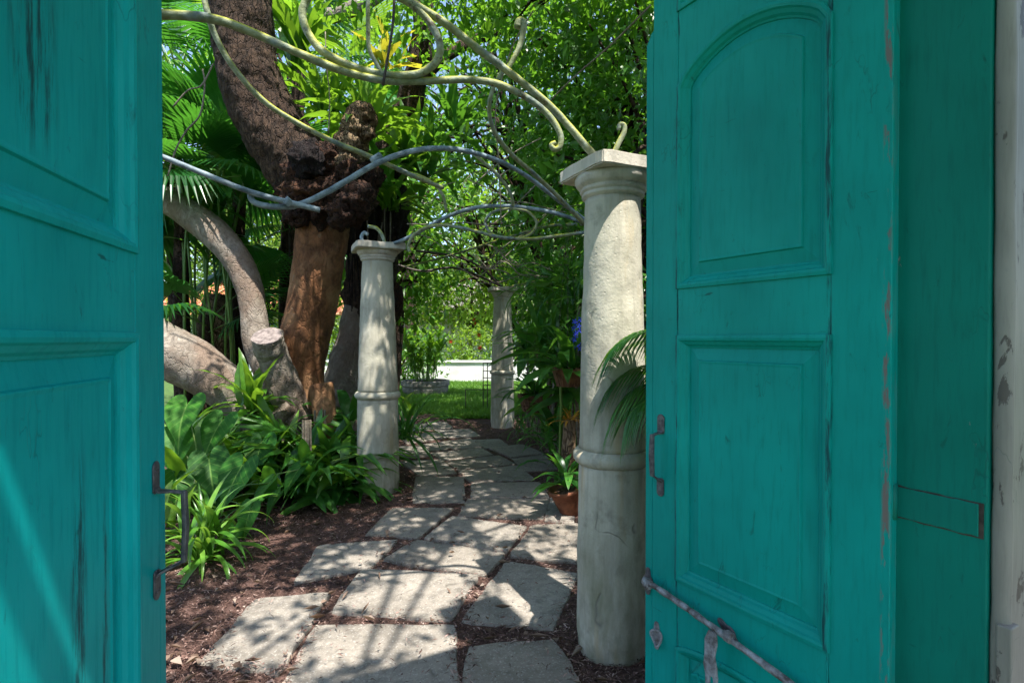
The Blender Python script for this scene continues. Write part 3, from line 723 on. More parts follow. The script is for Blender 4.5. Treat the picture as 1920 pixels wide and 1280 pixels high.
# ------------------------------------------------------------------ scrolled pergola bars
def bar_thing(name, label, items, group=None, loc=None):
    t = thing(name, label, 'pergola', loc or (0, 0, 0), group)
    for nm, pts, r, m in items:
        r = tuple(x * .86 for x in r) if isinstance(r, tuple) else r * .86
        cp = catmull([tuple(P(x, y, Y)) for x, y, Y in pts], 6)
        V, Fc = tube(cp, r if not isinstance(r, tuple) else [r[0] + (r[1] - r[0]) * i / (len(cp) - 1) for i in range(len(cp))], 14, nz=.09, nsc=11)
        build(nm, V, Fc, M[m], t, smooth=True)
    return t
bar_thing('pergola_arch', 'scrolled pergola pipe arch, yellowed by algae, springing from the cracked column', [
 ('bar', [(1112,290,2.5),(1050,218,2.5),(1000,172,2.45),(950,132,2.4),(900,95,2.35),(840,48,2.3),(770,5,2.25),(690,-30,2.2),(560,-80,2.15)], .0195, 'pipe'),
 ('bar', [(250,30,1.95),(318,28,2.0),(400,36,2.05),(470,60,2.1),(560,100,2.15),(640,132,2.2),(720,151,2.25),(800,152,2.3),(880,150,2.33),(940,160,2.36),(995,188,2.38),(1030,218,2.4),(1050,250,2.4),(1050,274,2.4),(1040,280,2.4),(1034,272,2.4),(1042,268,2.4)], (.0205, .014), 'pipe'),
 ('scroll', [(690,-30,2.25),(755,-2,2.25),(800,35,2.27),(824,80,2.28),(818,115,2.28),(785,138,2.27),(730,141,2.25),(670,128,2.23),(610,100,2.2),(580,66,2.2),(567,30,2.2),(575,0,2.2),(600,-30,2.2)], .0185, 'pipe'),
 ('scroll', [(950,132,2.42),(962,112,2.42),(973,90,2.42),(980,66,2.42),(982,44,2.42),(974,40,2.42),(970,52,2.42)], (.012, .021), 'pipe'),
 ('scroll', [(1150,290,2.55),(1160,268,2.55),(1170,248,2.55),(1170,235,2.55),(1162,234,2.55),(1160,243,2.55)], (.016, .012), 'pipe'),
 ('stay', [(690,-20,2.2),(690,40,2.22),(692,90,2.24),(706,120,2.26),(722,148,2.27)], .010, 'pipe'),
 ('stay', [(740,-20,2.2),(737,40,2.21),(730,90,2.21),(718,160,2.22)], .0065, 'wire')], loc=(.488, 2.59, 2.3))
bar_thing('pergola_arch', 'long slim pergola arch with bluish scroll ends crossing the leaning trunk', [
 ('bar', [(378,-30,2.6),(388,20,2.6),(405,70,2.65),(440,130,2.7),(495,190,2.8),(560,232,2.9),(625,265,3.0),(705,298,3.1),(770,328,3.3),(830,352,3.6)], .0165, 'pipe'),
 ('bar', [(250,272,2.6),(312,297,2.65),(400,333,2.7),(470,360,2.75),(540,379,2.8),(600,394,2.85)], .0165, 'pipe_blue'),
 ('scroll', [(484,365,2.78),(474,363,2.78),(470,370,2.78),(480,381,2.78),(515,388,2.8),(560,384,2.85),(610,362,2.9),(660,333,2.98),(712,304,3.05),(770,284,3.2),(830,278,3.4),(885,286,3.6),(940,304,3.8),(990,332,3.95),(1040,370,4.1),(1090,408,4.25),(1130,440,4.4)], (.0175, .02), 'pipe_blue'),
 ('scroll', [(945,128,3.3),(925,165,3.3),(917,205,3.35),(928,248,3.45),(960,290,3.6),(1000,325,3.8),(1050,372,4.0),(1095,420,4.2)], (.014, .02), 'pipe'),
 ('collar', [(698,303,3.06),(706,297,3.07),(714,292,3.08)], .026, 'pipe_blue'),
 ('collar', [(536,384,2.8),(541,378,2.8),(545,374,2.8)], .026, 'pipe_blue')], loc=(-.2, 3, 2.3))
bar_thing('pergola_arch', 'thin scrolled pergola bars rising from the column by the dark trunk', [
 ('scroll', [(690,440,5.2),(683,436,5.2),(678,444,5.2),(682,455,5.2),(700,463,5.2),(740,456,5.1),(780,438,5.0),(830,410,4.9),(880,392,4.8),(930,386,4.8),(990,390,4.8),(1050,402,4.8),(1100,420,4.8)], .020, 'pipe_blue'),
 ('scroll', [(768,472,4.9),(766,458,4.9),(775,442,4.9),(795,428,4.85),(830,422,4.8),(880,430,4.75),(930,443,4.7),(990,448,4.7),(1040,443,4.7),(1095,436,4.7)], .017, 'pipe'),
 ('scroll', [(960,390,4.8),(925,397,4.8),(910,418,4.8),(925,440,4.8),(960,448,4.8),(993,440,4.8),(1006,418,4.8),(990,397,4.8),(960,390,4.8)], .015, 'pipe'),
 ('bar', [(890,290,4.5),(930,325,4.6),(955,358,4.7),(963,388,4.8)], .017, 'pipe'),
 ('bar', [(750,320,4.6),(800,336,4.7),(828,362,4.75),(838,398,4.8)], .017, 'pipe'),
 ('scroll', [(722,458,5.2),(716,440,5.2),(706,428,5.2),(690,424,5.2)], .02, 'pipe'),
 ('bar', [(1095,420,4.8),(1020,425,5.6),(930,452,6.6),(840,480,7.6),(760,500,8.6)], .016, 'pipe')], loc=(-1.322, 5.25, 2.4))
bar_thing('pergola_arch', 'far slender pergola bars meeting the small far column', [
 ('bar', [(740,495,8.6),(790,508,8.7),(850,502,8.9),(905,520,9.0),(945,540,9.1)], .022, 'wire'),
 ('bar', [(780,470,8.0),(850,480,8.4),(900,500,8.8),(940,538,9.1)], .02, 'wire'),
 ('bar', [(945,540,9.1),(990,530,8.4),(1040,522,7.6),(1095,515,6.8)], .018, 'pipe')], loc=(-.164, 9.13, 2.37))

# ------------------------------------------------------------------ trees with traced trunks
def limb(nm, pts, mat, par, seg=22, nz=.12, nsc=3.0, sub=9):
    """pts: (px, py, Y, radius in px)"""
    q = catmull([(*P(x, y, Y), r / F * Y) for x, y, Y, r in pts], sub)
    V, Fc = tube([p[:3] for p in q], [max(.004, p[3]) for p in q], seg, nz=nz, nsc=nsc)
    return build(nm, V, Fc, M[mat], par, smooth=True)
def lump(nm, c, rad, mat, par, seed=0, amp=.3, fs=1.6, sub=4):
    bm = bmesh.new(); bmesh.ops.create_icosphere(bm, subdivisions=sub, radius=1)
    for v in bm.verts:
        q = v.co * fs + Vector((seed * 3.1, seed, 0)); k = 1 + amp * (noise.noise(q) + .55 * noise.noise(q * 2.3) + .35 * noise.noise(q * 5) + .2 * noise.noise(q * 11))
        v.co = Vector((v.co.x * rad[0], v.co.y * rad[1], v.co.z * rad[2])) * k + Vector(c)
    me = bpy.data.meshes.new(nm); bm.to_mesh(me); bm.free(); me.materials.append(M[mat])
    me.polygons.foreach_set('use_smooth', [True] * len(me.polygons)); return obj(nm, me, par)

# big leaning tree
base = P(560, 800, 6.0); base.z = 0
lt = thing('leaning_tree', 'massive leaning tree with red-brown trunk, knotted burl and grey arching limbs', 'tree', base)
limb('trunk', [(600,905,6.0,48),(592,850,6.0,36),(588,800,6.0,30),(576,745,6.0,33),(568,700,6.0,38),(569,650,6.0,45),(580,590,6.0,45),(592,530,6.0,45),(599,475,6.0,46),(605,425,6.0,48),(606,380,6.0,55)], 'bark_red', lt, 60, .06, 2.4, 12)
limb('trunk', [(606,400,6.0,54),(585,350,5.95,60),(552,300,5.9,60),(518,250,5.85,59),(488,195,5.8,57),(468,140,5.75,54),(458,80,5.7,53),(452,20,5.65,54),(446,-50,5.6,54),(430,-160,5.5,52)], 'bark_dark', lt, 72, .09, 3.4, 14)
lump('burl', P(612, 355, 5.85), (.52, .42, .40), 'burl', lt, 2, .30, 2.4, 5)
for k, (x, y, r, Yq) in enumerate(((668, 372, 34, 5.55), (622, 300, 32, 5.6), (640, 400, 26, 5.5), (580, 300, 34, 5.5), (690, 330, 26, 5.7), (560, 400, 26, 5.7), (655, 320, 24, 5.5))):
    rr = r / F * Yq; lump('burl', P(x, y, Yq), (rr, rr, rr), 'burl' if k != 3 else 'fibre', lt, k + 5, .35, 2.2, 4)
limb('stump', [(640,340,5.75,34),(652,300,5.7,33),(662,265,5.65,31),(672,235,5.6,29),(680,212,5.6,26),(684,200,5.6,18),(686,194,5.6,6)], 'stump', lt, 22, .22, 7.0)
for k, (x, y, r) in enumerate(((682, 212, 19), (668, 240, 19), (655, 268, 22), (690, 250, 14), (648, 305, 20))):
    rr = r / F * 5.5; lump('stump_knot', P(x, y, 5.5), (rr, rr, rr * .9), 'stump', lt, k + 15, .3, 2.0, 4)
limb('limb', [(200,352,6.5,21),(260,357,6.45,22),(312,376,6.4,24),(360,405,6.35,27),(405,440,6.3,28),(444,486,6.25,26),(466,535,6.2,25),(475,585,6.15,23),(482,640,6.1,26),(505,690,6.05,30),(540,750,6.05,36),(560,830,6.0,45)], 'bark_pale', lt, 44, .06, 2.8)
limb('limb', [(210,600,5.9,46),(290,645,5.85,48),(350,676,5.85,47),(405,712,5.85,42),(445,750,5.9,36),(490,800,5.95,34),(540,860,6,36)], 'bark_pale', lt, 44, .07, 2.8)
limb('stub', [(501,630,5.52,29),(505,646,5.58,30),(512,668,5.66,29),(530,712,5.75,30),(550,770,5.85,36),(565,850,5.9,42)], 'bark_pale', lt, 36, .14, 4.5)
q0, q1 = P(501, 630, 5.52), P(505, 646, 5.58); ax_ = (q0 - q1).normalized()
V, Fc = tube([q0 - ax_ * .012, q0 + ax_ * .006, q0 + ax_ * .012], [.150, .148, .06], 30, nz=.10, nsc=5); build('cut_face', V, Fc, M['cut'], lt)
limb('root', [(470,770,5.7,10),(500,730,5.75,11),(540,690,5.85,9),(570,668,5.9,8)], 'bark_pale', lt, 10, .1)
limb('root', [(600,720,5.8,22),(612,800,5.75,22),(625,880,5.7,26)], 'bark_red', lt, 14, .12)
limb('root', [(545,760,5.7,16),(500,800,5.6,16),(450,830,5.5,14),(420,880,5.45,12)], 'bark_pale', lt, 14, .15)
# second tree behind the left column
b2 = P(672, 800, 7.3); b2.z = 0
t2 = thing('rooted_tree', 'dark tree hung with aerial roots and a pale flared base behind the column', 'tree', b2)
limb('trunk', [(625,850,7.3,55),(640,770,7.3,46),(652,700,7.3,40),(668,640,7.3,36),(684,580,7.3,38)], 'bark_pale', t2, 24, .10)
limb('trunk', [(684,600,7.3,40),(694,540,7.3,46),(700,470,7.3,46),(708,400,7.3,46),(722,330,7.3,42),(745,260,7.3,30),(770,180,7.2,24),(786,110,7.1,21),(792,40,7.0,20),(796,-60,6.9,18)], 'bark_dark', t2, 24, .22, 3.5)
lump('burl', P(742, 562, 7.2), (.10, .12, .22), 'burl', t2, 3, .3)
lump('burl', P(700, 400, 7.2), (.42, .38, .75), 'fibre', t2, 9, .3, 2.4, 5)
limb('limb', [(540,20,6.8,10),(580,32,6.8,12),(630,28,6.8,13),(680,8,6.8,13),(740,-30,6.9,13)], 'bark_pale', t2, 14, .12)
limb('limb', [(786,150,7.1,16),(830,110,7.2,12),(880,80,7.4,10),(950,50,7.6,8),(1000,0,7.8,8)], 'bark_dark', t2, 12, .15)
random.seed(11)
for k in range(34):
    x = random.uniform(650, 752); y0 = random.uniform(330, 470); y1 = random.uniform(520, 600) if x < 690 else random.uniform(420, 560)
    Yq = random.uniform(6.75, 7.0)
    limb('aerial_root', [(x, y0, Yq, 1.6), (x + random.uniform(-6, 6), (y0 + y1) / 2, Yq - .05, 1.4), (x + random.uniform(-8, 8), y1, Yq, .9)], random.choice(['fibre', 'bark_dark', 'bark_pale']), t2, 5, 0, sub=4)

# ------------------------------------------------------------------ leaf meshes shared by plants (base at origin, running along +Y, rising in Z)
def strap(L, W, e0, bend, seg=12, fold=.25, wave=0., wn=5., prof='lance', cols=2, pleat=0., p=1.3, mat='nest', base_w=.25):
    V, Fc = [], []; y = z = 0.0; rows = seg + 1; cn = cols + 1
    for i in range(rows):
        t = i / seg; a = R(e0 - bend * t ** p)
        if i: y += math.cos(a) * L / seg; z += math.sin(a) * L / seg
        if prof == 'lance': wd = W * max(.02, (base_w + (1 - base_w) * min(1, t / .35)) * (1 - max(0, (t - .45) / .55) ** 1.8))
        elif prof == 'strap': wd = W * max(.02, (.6 + .4 * min(1, t / .3)) * (1 - max(0, (t - .55) / .45) ** 1.6))
        else: wd = W * math.sin(math.pi * min(1, .04 + .96 * t) ** .8) ** .8 + .001
        ny, nz_ = -math.sin(a), math.cos(a)
        for c in range(cn):
            s = -1 + 2 * c / cols; off = fold * wd * .5 * abs(s) + wave * wd * abs(s) ** 2 * math.sin(t * wn * 6.28 + (s > 0) * 1.1)
            if pleat: off += pleat * W * (1 if c % 2 else -1) * min(1, t * 4) * min(1, (1 - t) * 3)
            V.append((s * wd * .5, y + ny * off, z + nz_ * off))
    for i in range(seg):
        for c in range(cols): a_ = i * cn + c; Fc.append((a_, a_ + 1, a_ + cn + 1, a_ + cn))
    return mesh('leaf', V, Fc, M[mat], smooth=(pleat == 0))
def heart(L, W, mat='heart', droop=35):
    V, Fc = [(0, 0, 0)], []; nt_, nr = 40, 7
    for k in range(1, nr + 1):
        f = k / nr
        for j in range(nt_):
            t = 2 * math.pi * j / nt_; x = 16 * math.sin(t) ** 3; y = 13 * math.cos(t) - 5 * math.cos(2 * t) - 2 * math.cos(3 * t) - math.cos(4 * t)
            x, y = x / 16 * W * .5 * f, -(y - 5) / 22 * L * f
            z = .16 * abs(x) - R(droop) * .5 * y * abs(y) / L + .012 * L * math.sin((y - abs(x) * 1.2) * 34 / L) * min(1, abs(x) * 5 / W) * (1 - f * .5)
            V.append((x, y, z))
    for j in range(nt_): Fc.append((0, 1 + j, 1 + (j + 1) % nt_))
    for k in range(nr - 1):
        for j in range(nt_): a_, b_ = 1 + k * nt_ + j, 1 + k * nt_ + (j + 1) % nt_; Fc.append((a_, a_ + nt_, b_ + nt_, b_))
    return mesh('leaf', V, Fc, M[mat], smooth=True)
def palm_fan(L, nseg, span, mat='fan', droop=.25, pet=.8, split=.55, wseg=.9, pleat=.25):
    """palmate leaf: petiole from the origin along +Y, then blade segments folded like a fan"""
    V, Fc, mi = [], [], []
    V0, F0 = tube([(0, 0, 0), (0, pet * .5, .02), (0, pet, 0)], [.012, .009, .006], 6)
    V += [tuple(v) for v in V0]; Fc += F0; mi += [1] * len(F0)
    hub = np.array((0, pet, 0.))
    for k in range(nseg):
        th = R(-span / 2 + span * (k + .5) / nseg); half = R(span / nseg) * .5
        ln = L * (.82 + .18 * math.cos(th * .7)) * random.uniform(.93, 1.05)
        rs = [.03, .3, split, .78, 1.0]; o = len(V)
        for r_ in rs:
            wd = half * r_ if r_ <= split else half * split * max(.03, (1 - (r_ - split) / (1 - split)) ** .8)
            dz = -droop * ln * r_ ** 2.6 - (.10 * ln * (r_ - split) if r_ > split else 0) * random.uniform(.3, 2)
            for s, up in ((-1, 1), (0, 0), (1, 1)):
                a = th; x = math.sin(a) * ln * r_ + s * math.cos(a) * wd * ln; y = math.cos(a) * ln * r_ - s * math.sin(a) * wd * ln
                V.append((hub[0] + x, hub[1] + y, hub[2] + dz + up * pleat * half * ln * min(r_, split) + .12 * ln * abs(math.sin(th)) * r_ * .6))
        for i in range(len(rs) - 1):
            for c in range(2): a_ = o + i * 3 + c; Fc.append((a_, a_ + 1, a_ + 4, a_ + 3)); mi.append(0)
    me = mesh('leaf', V, Fc, [M[mat], M['petiole']])
    me.polygons.foreach_set('material_index', mi); return me
def pinnate(L, nl, ll, e0, bend, mat='fan', wl=.022, droop=.5, pet=.25):
    V, Fc, mi = [], [], []; pts = []; y = z = 0; seg = 24
    for i in range(seg + 1):
        t = i / seg; a = R(e0 - bend * t ** 1.2)
        if i: y += math.cos(a) * L / seg; z += math.sin(a) * L / seg
        pts.append((0, y, z))
    V0, F0 = tube(pts, [.009 * (1 - .8 * i / seg) for i in range(seg + 1)], 6); V += [tuple(v) for v in V0]; Fc += F0; mi += [1] * len(F0)
    for k in range(nl):
        t = pet + (1 - pet) * (k + .5) / nl; i = min(seg - 1, int(t * seg)); p0 = Vector(pts[i]).lerp(Vector(pts[i + 1]), t * seg - i); tg = (Vector(pts[i + 1]) - Vector(pts[i])).normalized()
        ln = ll * (.55 + .45 * math.sin(math.pi * (.15 + .8 * t))) * random.uniform(.9, 1.08)
        for s in (-1, 1):
            d = (Vector((s, 0, .25)) * (1 - .35 * t) + tg * (.55 + .5 * t)).normalized(); up = Vector((0, -tg.z, tg.y)); o = len(V)
            for r_ in (0, .2, .5, .8, 1):
                w_ = wl * (.4 + .6 * min(1, r_ / .2)) * (1 - max(0, (r_ - .4) / .6) ** 1.6) + .001; c = p0 + d * ln * r_ - Vector((0, 0, 1)) * droop * ln * r_ ** 2.2
                side = d.cross(up).normalized()
                V += [tuple(c + side * w_ * .5), tuple(c - up * w_ * .18), tuple(c - side * w_ * .5)]
            for j in range(4):
                for c in range(2): a_ = o + j * 3 + c; Fc.append((a_, a_ + 1, a_ + 4, a_ + 3)); mi.append(0)
    me = mesh('leaf', V, Fc, [M[mat], M['petiole']]); me.polygons.foreach_set('material_index', mi); return me
def put_leaf(par, me, off, az, sc=1.0, tilt=0.0, roll=0.0, nm='leaf'):
    o = bpy.data.objects.new(nm, me); COL.objects.link(o); o.parent = par
    s = sc if hasattr(sc, '__len__') else (sc, sc, sc)
    o.matrix_local = Matrix.Translation(off) @ Matrix.Rotation(az, 4, 'Z') @ Matrix.Rotation(tilt, 4, 'X') @ Matrix.Rotation(roll, 4, 'Y') @ Matrix.Diagonal((*s, 1))
    return o
def rosette(name, label, cat, loc, variants, n, sc=(.8, 1.1), rad=.03, az=(0, 360), group=None, tiltj=8, zr=.0):
    t = thing(name, label, cat, loc, group)
    for k in range(n):
        f = k / max(1, n - 1); me = variants[min(len(variants) - 1, int(f * len(variants)))]
        a = R(random.uniform(*az)) if az != (0, 360) else k * 2.39996 + random.uniform(-.3, .3)
        put_leaf(t, me, (random.gauss(0, rad), random.gauss(0, rad), random.uniform(0, zr)), a, random.uniform(*sc), R(random.gauss(0, tiltj)), R(random.gauss(0, 8)))
    return t

random.seed(21)
NEST = [strap(1, .15, e, b, 24, .18, .06, 5, 'lance', 2, mat='nest') for e, b in ((86, 40), (76, 60), (64, 85), (48, 95), (30, 80))]
DARK = [strap(1, .14, e, b, 26, .2, .07, 5, 'lance', 2, mat='darkfern') for e, b in ((84, 50), (70, 75), (55, 90), (38, 85), (20, 60))]
LILY = [strap(1, .062, e, b, 16, .35, 0, 1, 'strap', 2, mat='lily', p=q) for e, b, q in ((88, 60, 1.6), (80, 105, 1.7), (72, 140, 1.4), (58, 135, 1.2), (38, 110, 1.2))]
THIN = [strap(1, .045, e, b, 12, .35, 0, 1, 'strap', 2, mat='darkfern') for e, b in ((85, 70), (72, 110), (55, 130), (35, 110))]
PLEAT = [strap(1, .26, e, b, 12, .1, 0, 1, 'oval', 10, .012, mat='pleat') for e, b in ((75, 45), (60, 70), (40, 60))]
LANCE = [strap(1, .22, e, b, 12, .15, .03, 3, 'oval', 4, mat='darkfern') for e, b in ((70, 50), (50, 70), (25, 60), (5, 40))]
LANCEB = [strap(1, .2, e, b, 10, .15, .03, 3, 'oval', 2, mat='nest') for e, b in ((70, 50), (45, 70), (15, 60))]
YEL = [strap(1, .2, e, b, 10, .15, .05, 3, 'lance', 2, mat='yellow') for e, b in ((80, 30), (60, 50), (40, 60))]
BROM = [strap(1, .1, e, b, 10, .35, 0, 1, 'strap', 2, mat='brom') for e, b in ((70, 60), (45, 80), (25, 60))]
HEART = [heart(1, .82, droop=d) for d in (30, 55)]
FAN = [palm_fan(.75, 34, 235, 'fan', d, .85, .6) for d in (.18, .38, .6)]
FANL = [palm_fan(.7, 30, 200, 'nest', d, .8, .7) for d in (.1, .3)]
RHAP = [palm_fan(.42, 9, 230, m_, d, .4, .38, pleat=.3) for d, m_ in ((.25, 'darkfern'), (.5, 'darkfern'), (.35, 'pleat'))]
ARECA = [pinnate(1.25, 40, .50, e, b, 'darkfern', .026, d) for e, b, d in ((82, 95, .7), (68, 115, .9), (50, 110, 1.0))]

# --- left bed, front
g = G(378, 1062); rosette('strappy_lily', 'bright green strappy lily clump beside the door handle', 'plant', (g.x, g.y, .04), LILY, 70, (.38, .66), .045)
hp_ = G(440, 960); t = thing('heart_leaf_plant', 'dark glossy plant with big heart-shaped leaves above the lily', 'plant', (hp_.x - .1, 4.35, .04))
for (x, y, Yq, L_, az, tl, rl) in ((392,862,4.2,.36,215,-40,12),(452,876,4.1,.36,160,-48,-10),(470,955,3.95,.24,160,-60,0),(505,905,4.1,.26,140,-40,10),(440,990,3.9,.17,190,-60,5),(330,900,4.3,.3,215,-55,-10),(395,940,4.2,.24,205,-50,0),(520,930,4.2,.22,130,-45,0),(350,760,4.6,.4,190,-35,6),(415,790,4.7,.36,170,-42,-8),(330,820,4.5,.36,200,-48,4),(560,880,4.5,.26,150,-40,6),(490,830,4.8,.34,185,-45,0)):
    p = P(x, y, Yq); off = p - t.location
    put_leaf(t, random.choice(HEART), off, R(az), L_, R(tl), R(rl))
    V, Fc = tube(catmull([(t.location.x, t.location.y, .03), tuple((Vector((t.location.x, t.location.y, .03)) + p) / 2 + Vector((0, 0, .1))), tuple(p)], 5), .006, 6); build('stalk', V, Fc, M['petiole'], t)
g = G(600, 925); rosette('nest_fern', 'dark wavy nest fern spreading in front of the column base', 'fern', (g.x, g.y + .15, .06), DARK, 38, (.55, .85), .04)
t = rosette('nest_fern', 'dark nest fern low against the column by the dark trunk', 'fern', (-1.62, 5.15, .05), DARK[2:], 18, (.5, .75), .03)
t = rosette('broad_strap_fern', 'tall lime-green strap fern leaning over the pale root', 'fern', tuple(P(470, 770, 5.45)), NEST, 22, (.5, .8), .04, tiltj=10)
for k, (x, y, Yq, lb) in enumerate(((575, 880, 4.95, 'lady palm with finger-like leaves in the middle of the bed'), (600, 800, 5.6, 'lady palm fanning against the red trunk foot'), (500, 850, 5.3, 'small lady palm beside the heart-leaf plant'))):
    p = P(x, y, Yq); t = thing('lady_palm', lb, 'palm', (p.x, p.y, .03))
    for j in range(10):
        z = random.uniform(.05, .42) * (1.5 if k == 1 else 1)
        put_leaf(t, random.choice(RHAP), (random.gauss(0, .06), random.gauss(0, .06), z), R(random.uniform(0, 360)), random.uniform(1.0, 1.35), R(random.uniform(-5, 45)))
    for j in range(4):
        a = random.uniform(0, 6.28); V, Fc = tube([(p.x + .06 * math.cos(a), p.y + .06 * math.sin(a), 0), (p.x + .05 * math.cos(a), p.y + .05 * math.sin(a), .75)], .011, 7); build('cane', V, Fc, M['vine'], t)
for k, (x, y, Yq, n, lb) in enumerate(((330, 850, 4.7, 12, 'pleated broad-leaf plant close to the left door edge'), (400, 800, 5.3, 12, 'pleated broad-leaf plant below the pale limb'), (345, 760, 5.6, 9, 'tall pleated plant behind the left door'))):
    p = P(x, y, Yq); rosette('pleated_plant', lb, 'plant', (p.x, p.y, .03 + .1 * k), PLEAT, n, (.6, .95), .06)
g = P(640, 800, 5.75); rosette('broad_leaf_plant', 'dark broad-leaf plant between red trunk and column', 'plant', (g.x, g.y, .25), LANCE, 20, (.4, .62), .1, zr=.45)
g = P(668, 860, 5.6); rosette('broad_leaf_plant', 'low dark broad-leaf plant at the foot of the column', 'plant', (g.x, g.y, .05), LANCE, 18, (.35, .5), .12, zr=.3)
g = P(560, 900, 5.0); rosette('broad_leaf_plant', 'glossy broad-leaf plant in the thick of the bed', 'plant', (g.x, g.y, .05), LANCE, 22, (.35, .55), .16, zr=.35)
g = P(430, 870, 5.0); rosette('broad_leaf_plant', 'glossy broad-leaf plant behind the heart leaves', 'plant', (g.x, g.y, .05), LANCEB, 20, (.35, .55), .16, zr=.3)
g = P(760, 830, 6.1); rosette('drooping_grass_plant', 'drooping strap plant just behind the column beside the path', 'plant', (g.x, g.y, .35), THIN, 34, (.6, .95), .06)
g = P(735, 800, 6.5); rosette('broad_leaf_plant', 'leafy plant behind the column at the path edge', 'plant', (g.x, g.y, .3), LANCEB, 16, (.35, .5), .15, zr=.3)
p = P(402, 820, 5.0); V = None
lm = lump('fallen_fruit', P(405, 815, 5.05), (.05, .05, .05), 'petiole', None, 1, .05); tag(lm, 'small green fruit among the pleated leaves', 'fruit')

for x, y, Yq, var, n_, sc_, lb in ((345, 800, 4.5, LANCEB, 18, (.45, .7), 'sunlit broad-leaf plant reaching past the left door edge'), (420, 760, 5.1, LANCEB, 18, (.45, .7), 'lime broad-leaf plant at the foot of the pale root'), (520, 790, 5.2, NEST, 18, (.5, .75), 'lime strap fern below the sawn stub'), (470, 900, 4.75, LANCEB, 16, (.35, .5), 'light green plant between heart leaves and lady palm'), (640, 900, 5.0, NEST[2:], 12, (.4, .6), 'light green fern before the column base'), (530, 900, 4.65, LANCE, 22, (.36, .5), 'dark broad-leaf plant spreading over the bed edge'), (610, 915, 4.75, LANCE, 18, (.3, .42), 'low dark broad-leaf plant near the column foot'), (330, 940, 4.0, LANCEB, 12, (.3, .42), 'small leafy plant behind the door handle')):
    p = P(x, y, Yq); rosette('bed_plant', lb, 'plant', (p.x, p.y, .04), var, n_, (sc_[0] * 1.15, sc_[1] * 1.2), .08, zr=.2)
t = thing('twig_tangle', 'tangle of fine grey twigs strung between the pergola bars', 'vine', tuple(P(930, 430, 5.2)))
for k in range(26):
    x0, y0 = random.uniform(760, 1000), random.uniform(330, 520); Yq = random.uniform(4.6, 6.2); ln_ = random.uniform(70, 190); a_ = random.uniform(-.7, .7)
    pts = [(x0 + ln_ * q * math.cos(a_), y0 + ln_ * q * math.sin(a_) + random.uniform(-14, 14), Yq + .1 * q) for q in (0, .33, .66, 1)]
    V, Fc = tube(catmull([tuple(P(*q)) for q in pts], 5), random.uniform(.003, .007), 5); build('twig', V, Fc, M['vine'], t, smooth=True)
# --- epiphytes on the trunks
def epi(label, x, y, Yq, var, n, sc, name='epiphyte_fern', **kw):
    p = P(x, y, Yq); return rosette(name, label, 'fern', tuple(p), var, n, sc, .05, **kw)
epi('lime strap fern crowning the knotted stump', 690, 260, 5.9, NEST, 26, (.6, .95))
epi('lime nest fern wedged in the fork above the burl', 610, 215, 6.1, NEST, 24, (.55, .9))
epi('hanging strap fern on the dark rooted trunk above the column', 735, 395, 6.8, NEST[1:], 24, (.6, .95))
epi('strap fern halfway up the dark rooted trunk', 760, 300, 6.8, NEST, 22, (.6, .95))
epi('dark nest fern on the right side of the rooted trunk', 800, 330, 7.0, DARK, 24, (.7, 1.0))
epi('small strap fern below the burl', 715, 345, 6.3, DARK, 16, (.5, .7))
epi('yellow strap fern high on the brown branch', 728, 125, 6.6, YEL, 12, (.4, .65))
epi('large lime fern behind the upper trunk', 560, 130, 6.3, NEST[:3], 20, (.8, 1.2))
epi('shaded nest fern beside the brown branch', 850, 250, 7.4, DARK, 22, (.7, 1.0))

# --- fan palms behind the leaning tree
def fan_palm(label, x, y, Yq, n, sc, hz, var=FAN, spread=(-30, 70)):
    p = P(x, y, Yq); t = thing('fan_palm', label, 'palm', (p.x, p.y, 0), 'fan palms')
    V, Fc = tube(catmull([(p.x + .1, p.y, -.05), (p.x - .05, p.y, p.z * .5), (p.x, p.y, p.z)], 6), [.11 - .002 * i for i in range(13)], 14, nz=.1); build('trunk', V, Fc, M['bark_dark'], t, smooth=True)
    for k in range(n):
        put_leaf(t, random.choice(var), (random.gauss(0, .04), random.gauss(0, .04), p.z - random.uniform(0, .25)), k * 2.39996 + random.uniform(-.3, .3), random.uniform(*sc), R(random.uniform(*spread)), R(random.uniform(-25, 25)))
    return t
fan_palm('fan palm with broad dark pleated leaves by the left door', 345, 330, 6.9, 18, (.9, 1.2), 0)
fan_palm('fan palm whose leaves hang under the grey arching limb', 450, 330, 7.6, 20, (1.0, 1.3), 0)
fan_palm('tall fan palm showing lime leaves beside the upper trunk', 560, 120, 7.8, 16, (1.0, 1.4), 0, FAN + FANL)
fan_palm('fan palm high behind the left door edge', 330, 140, 7.9, 16, (1.0, 1.3), 0)
fan_palm('fan palm mid-height behind the trunk burl', 540, 400, 8.2, 16, (.9, 1.2), 0)
fan_palm('low fan palm above the pale root', 390, 590, 7.0, 12, (.6, .9), 0, spread=(-10, 60))
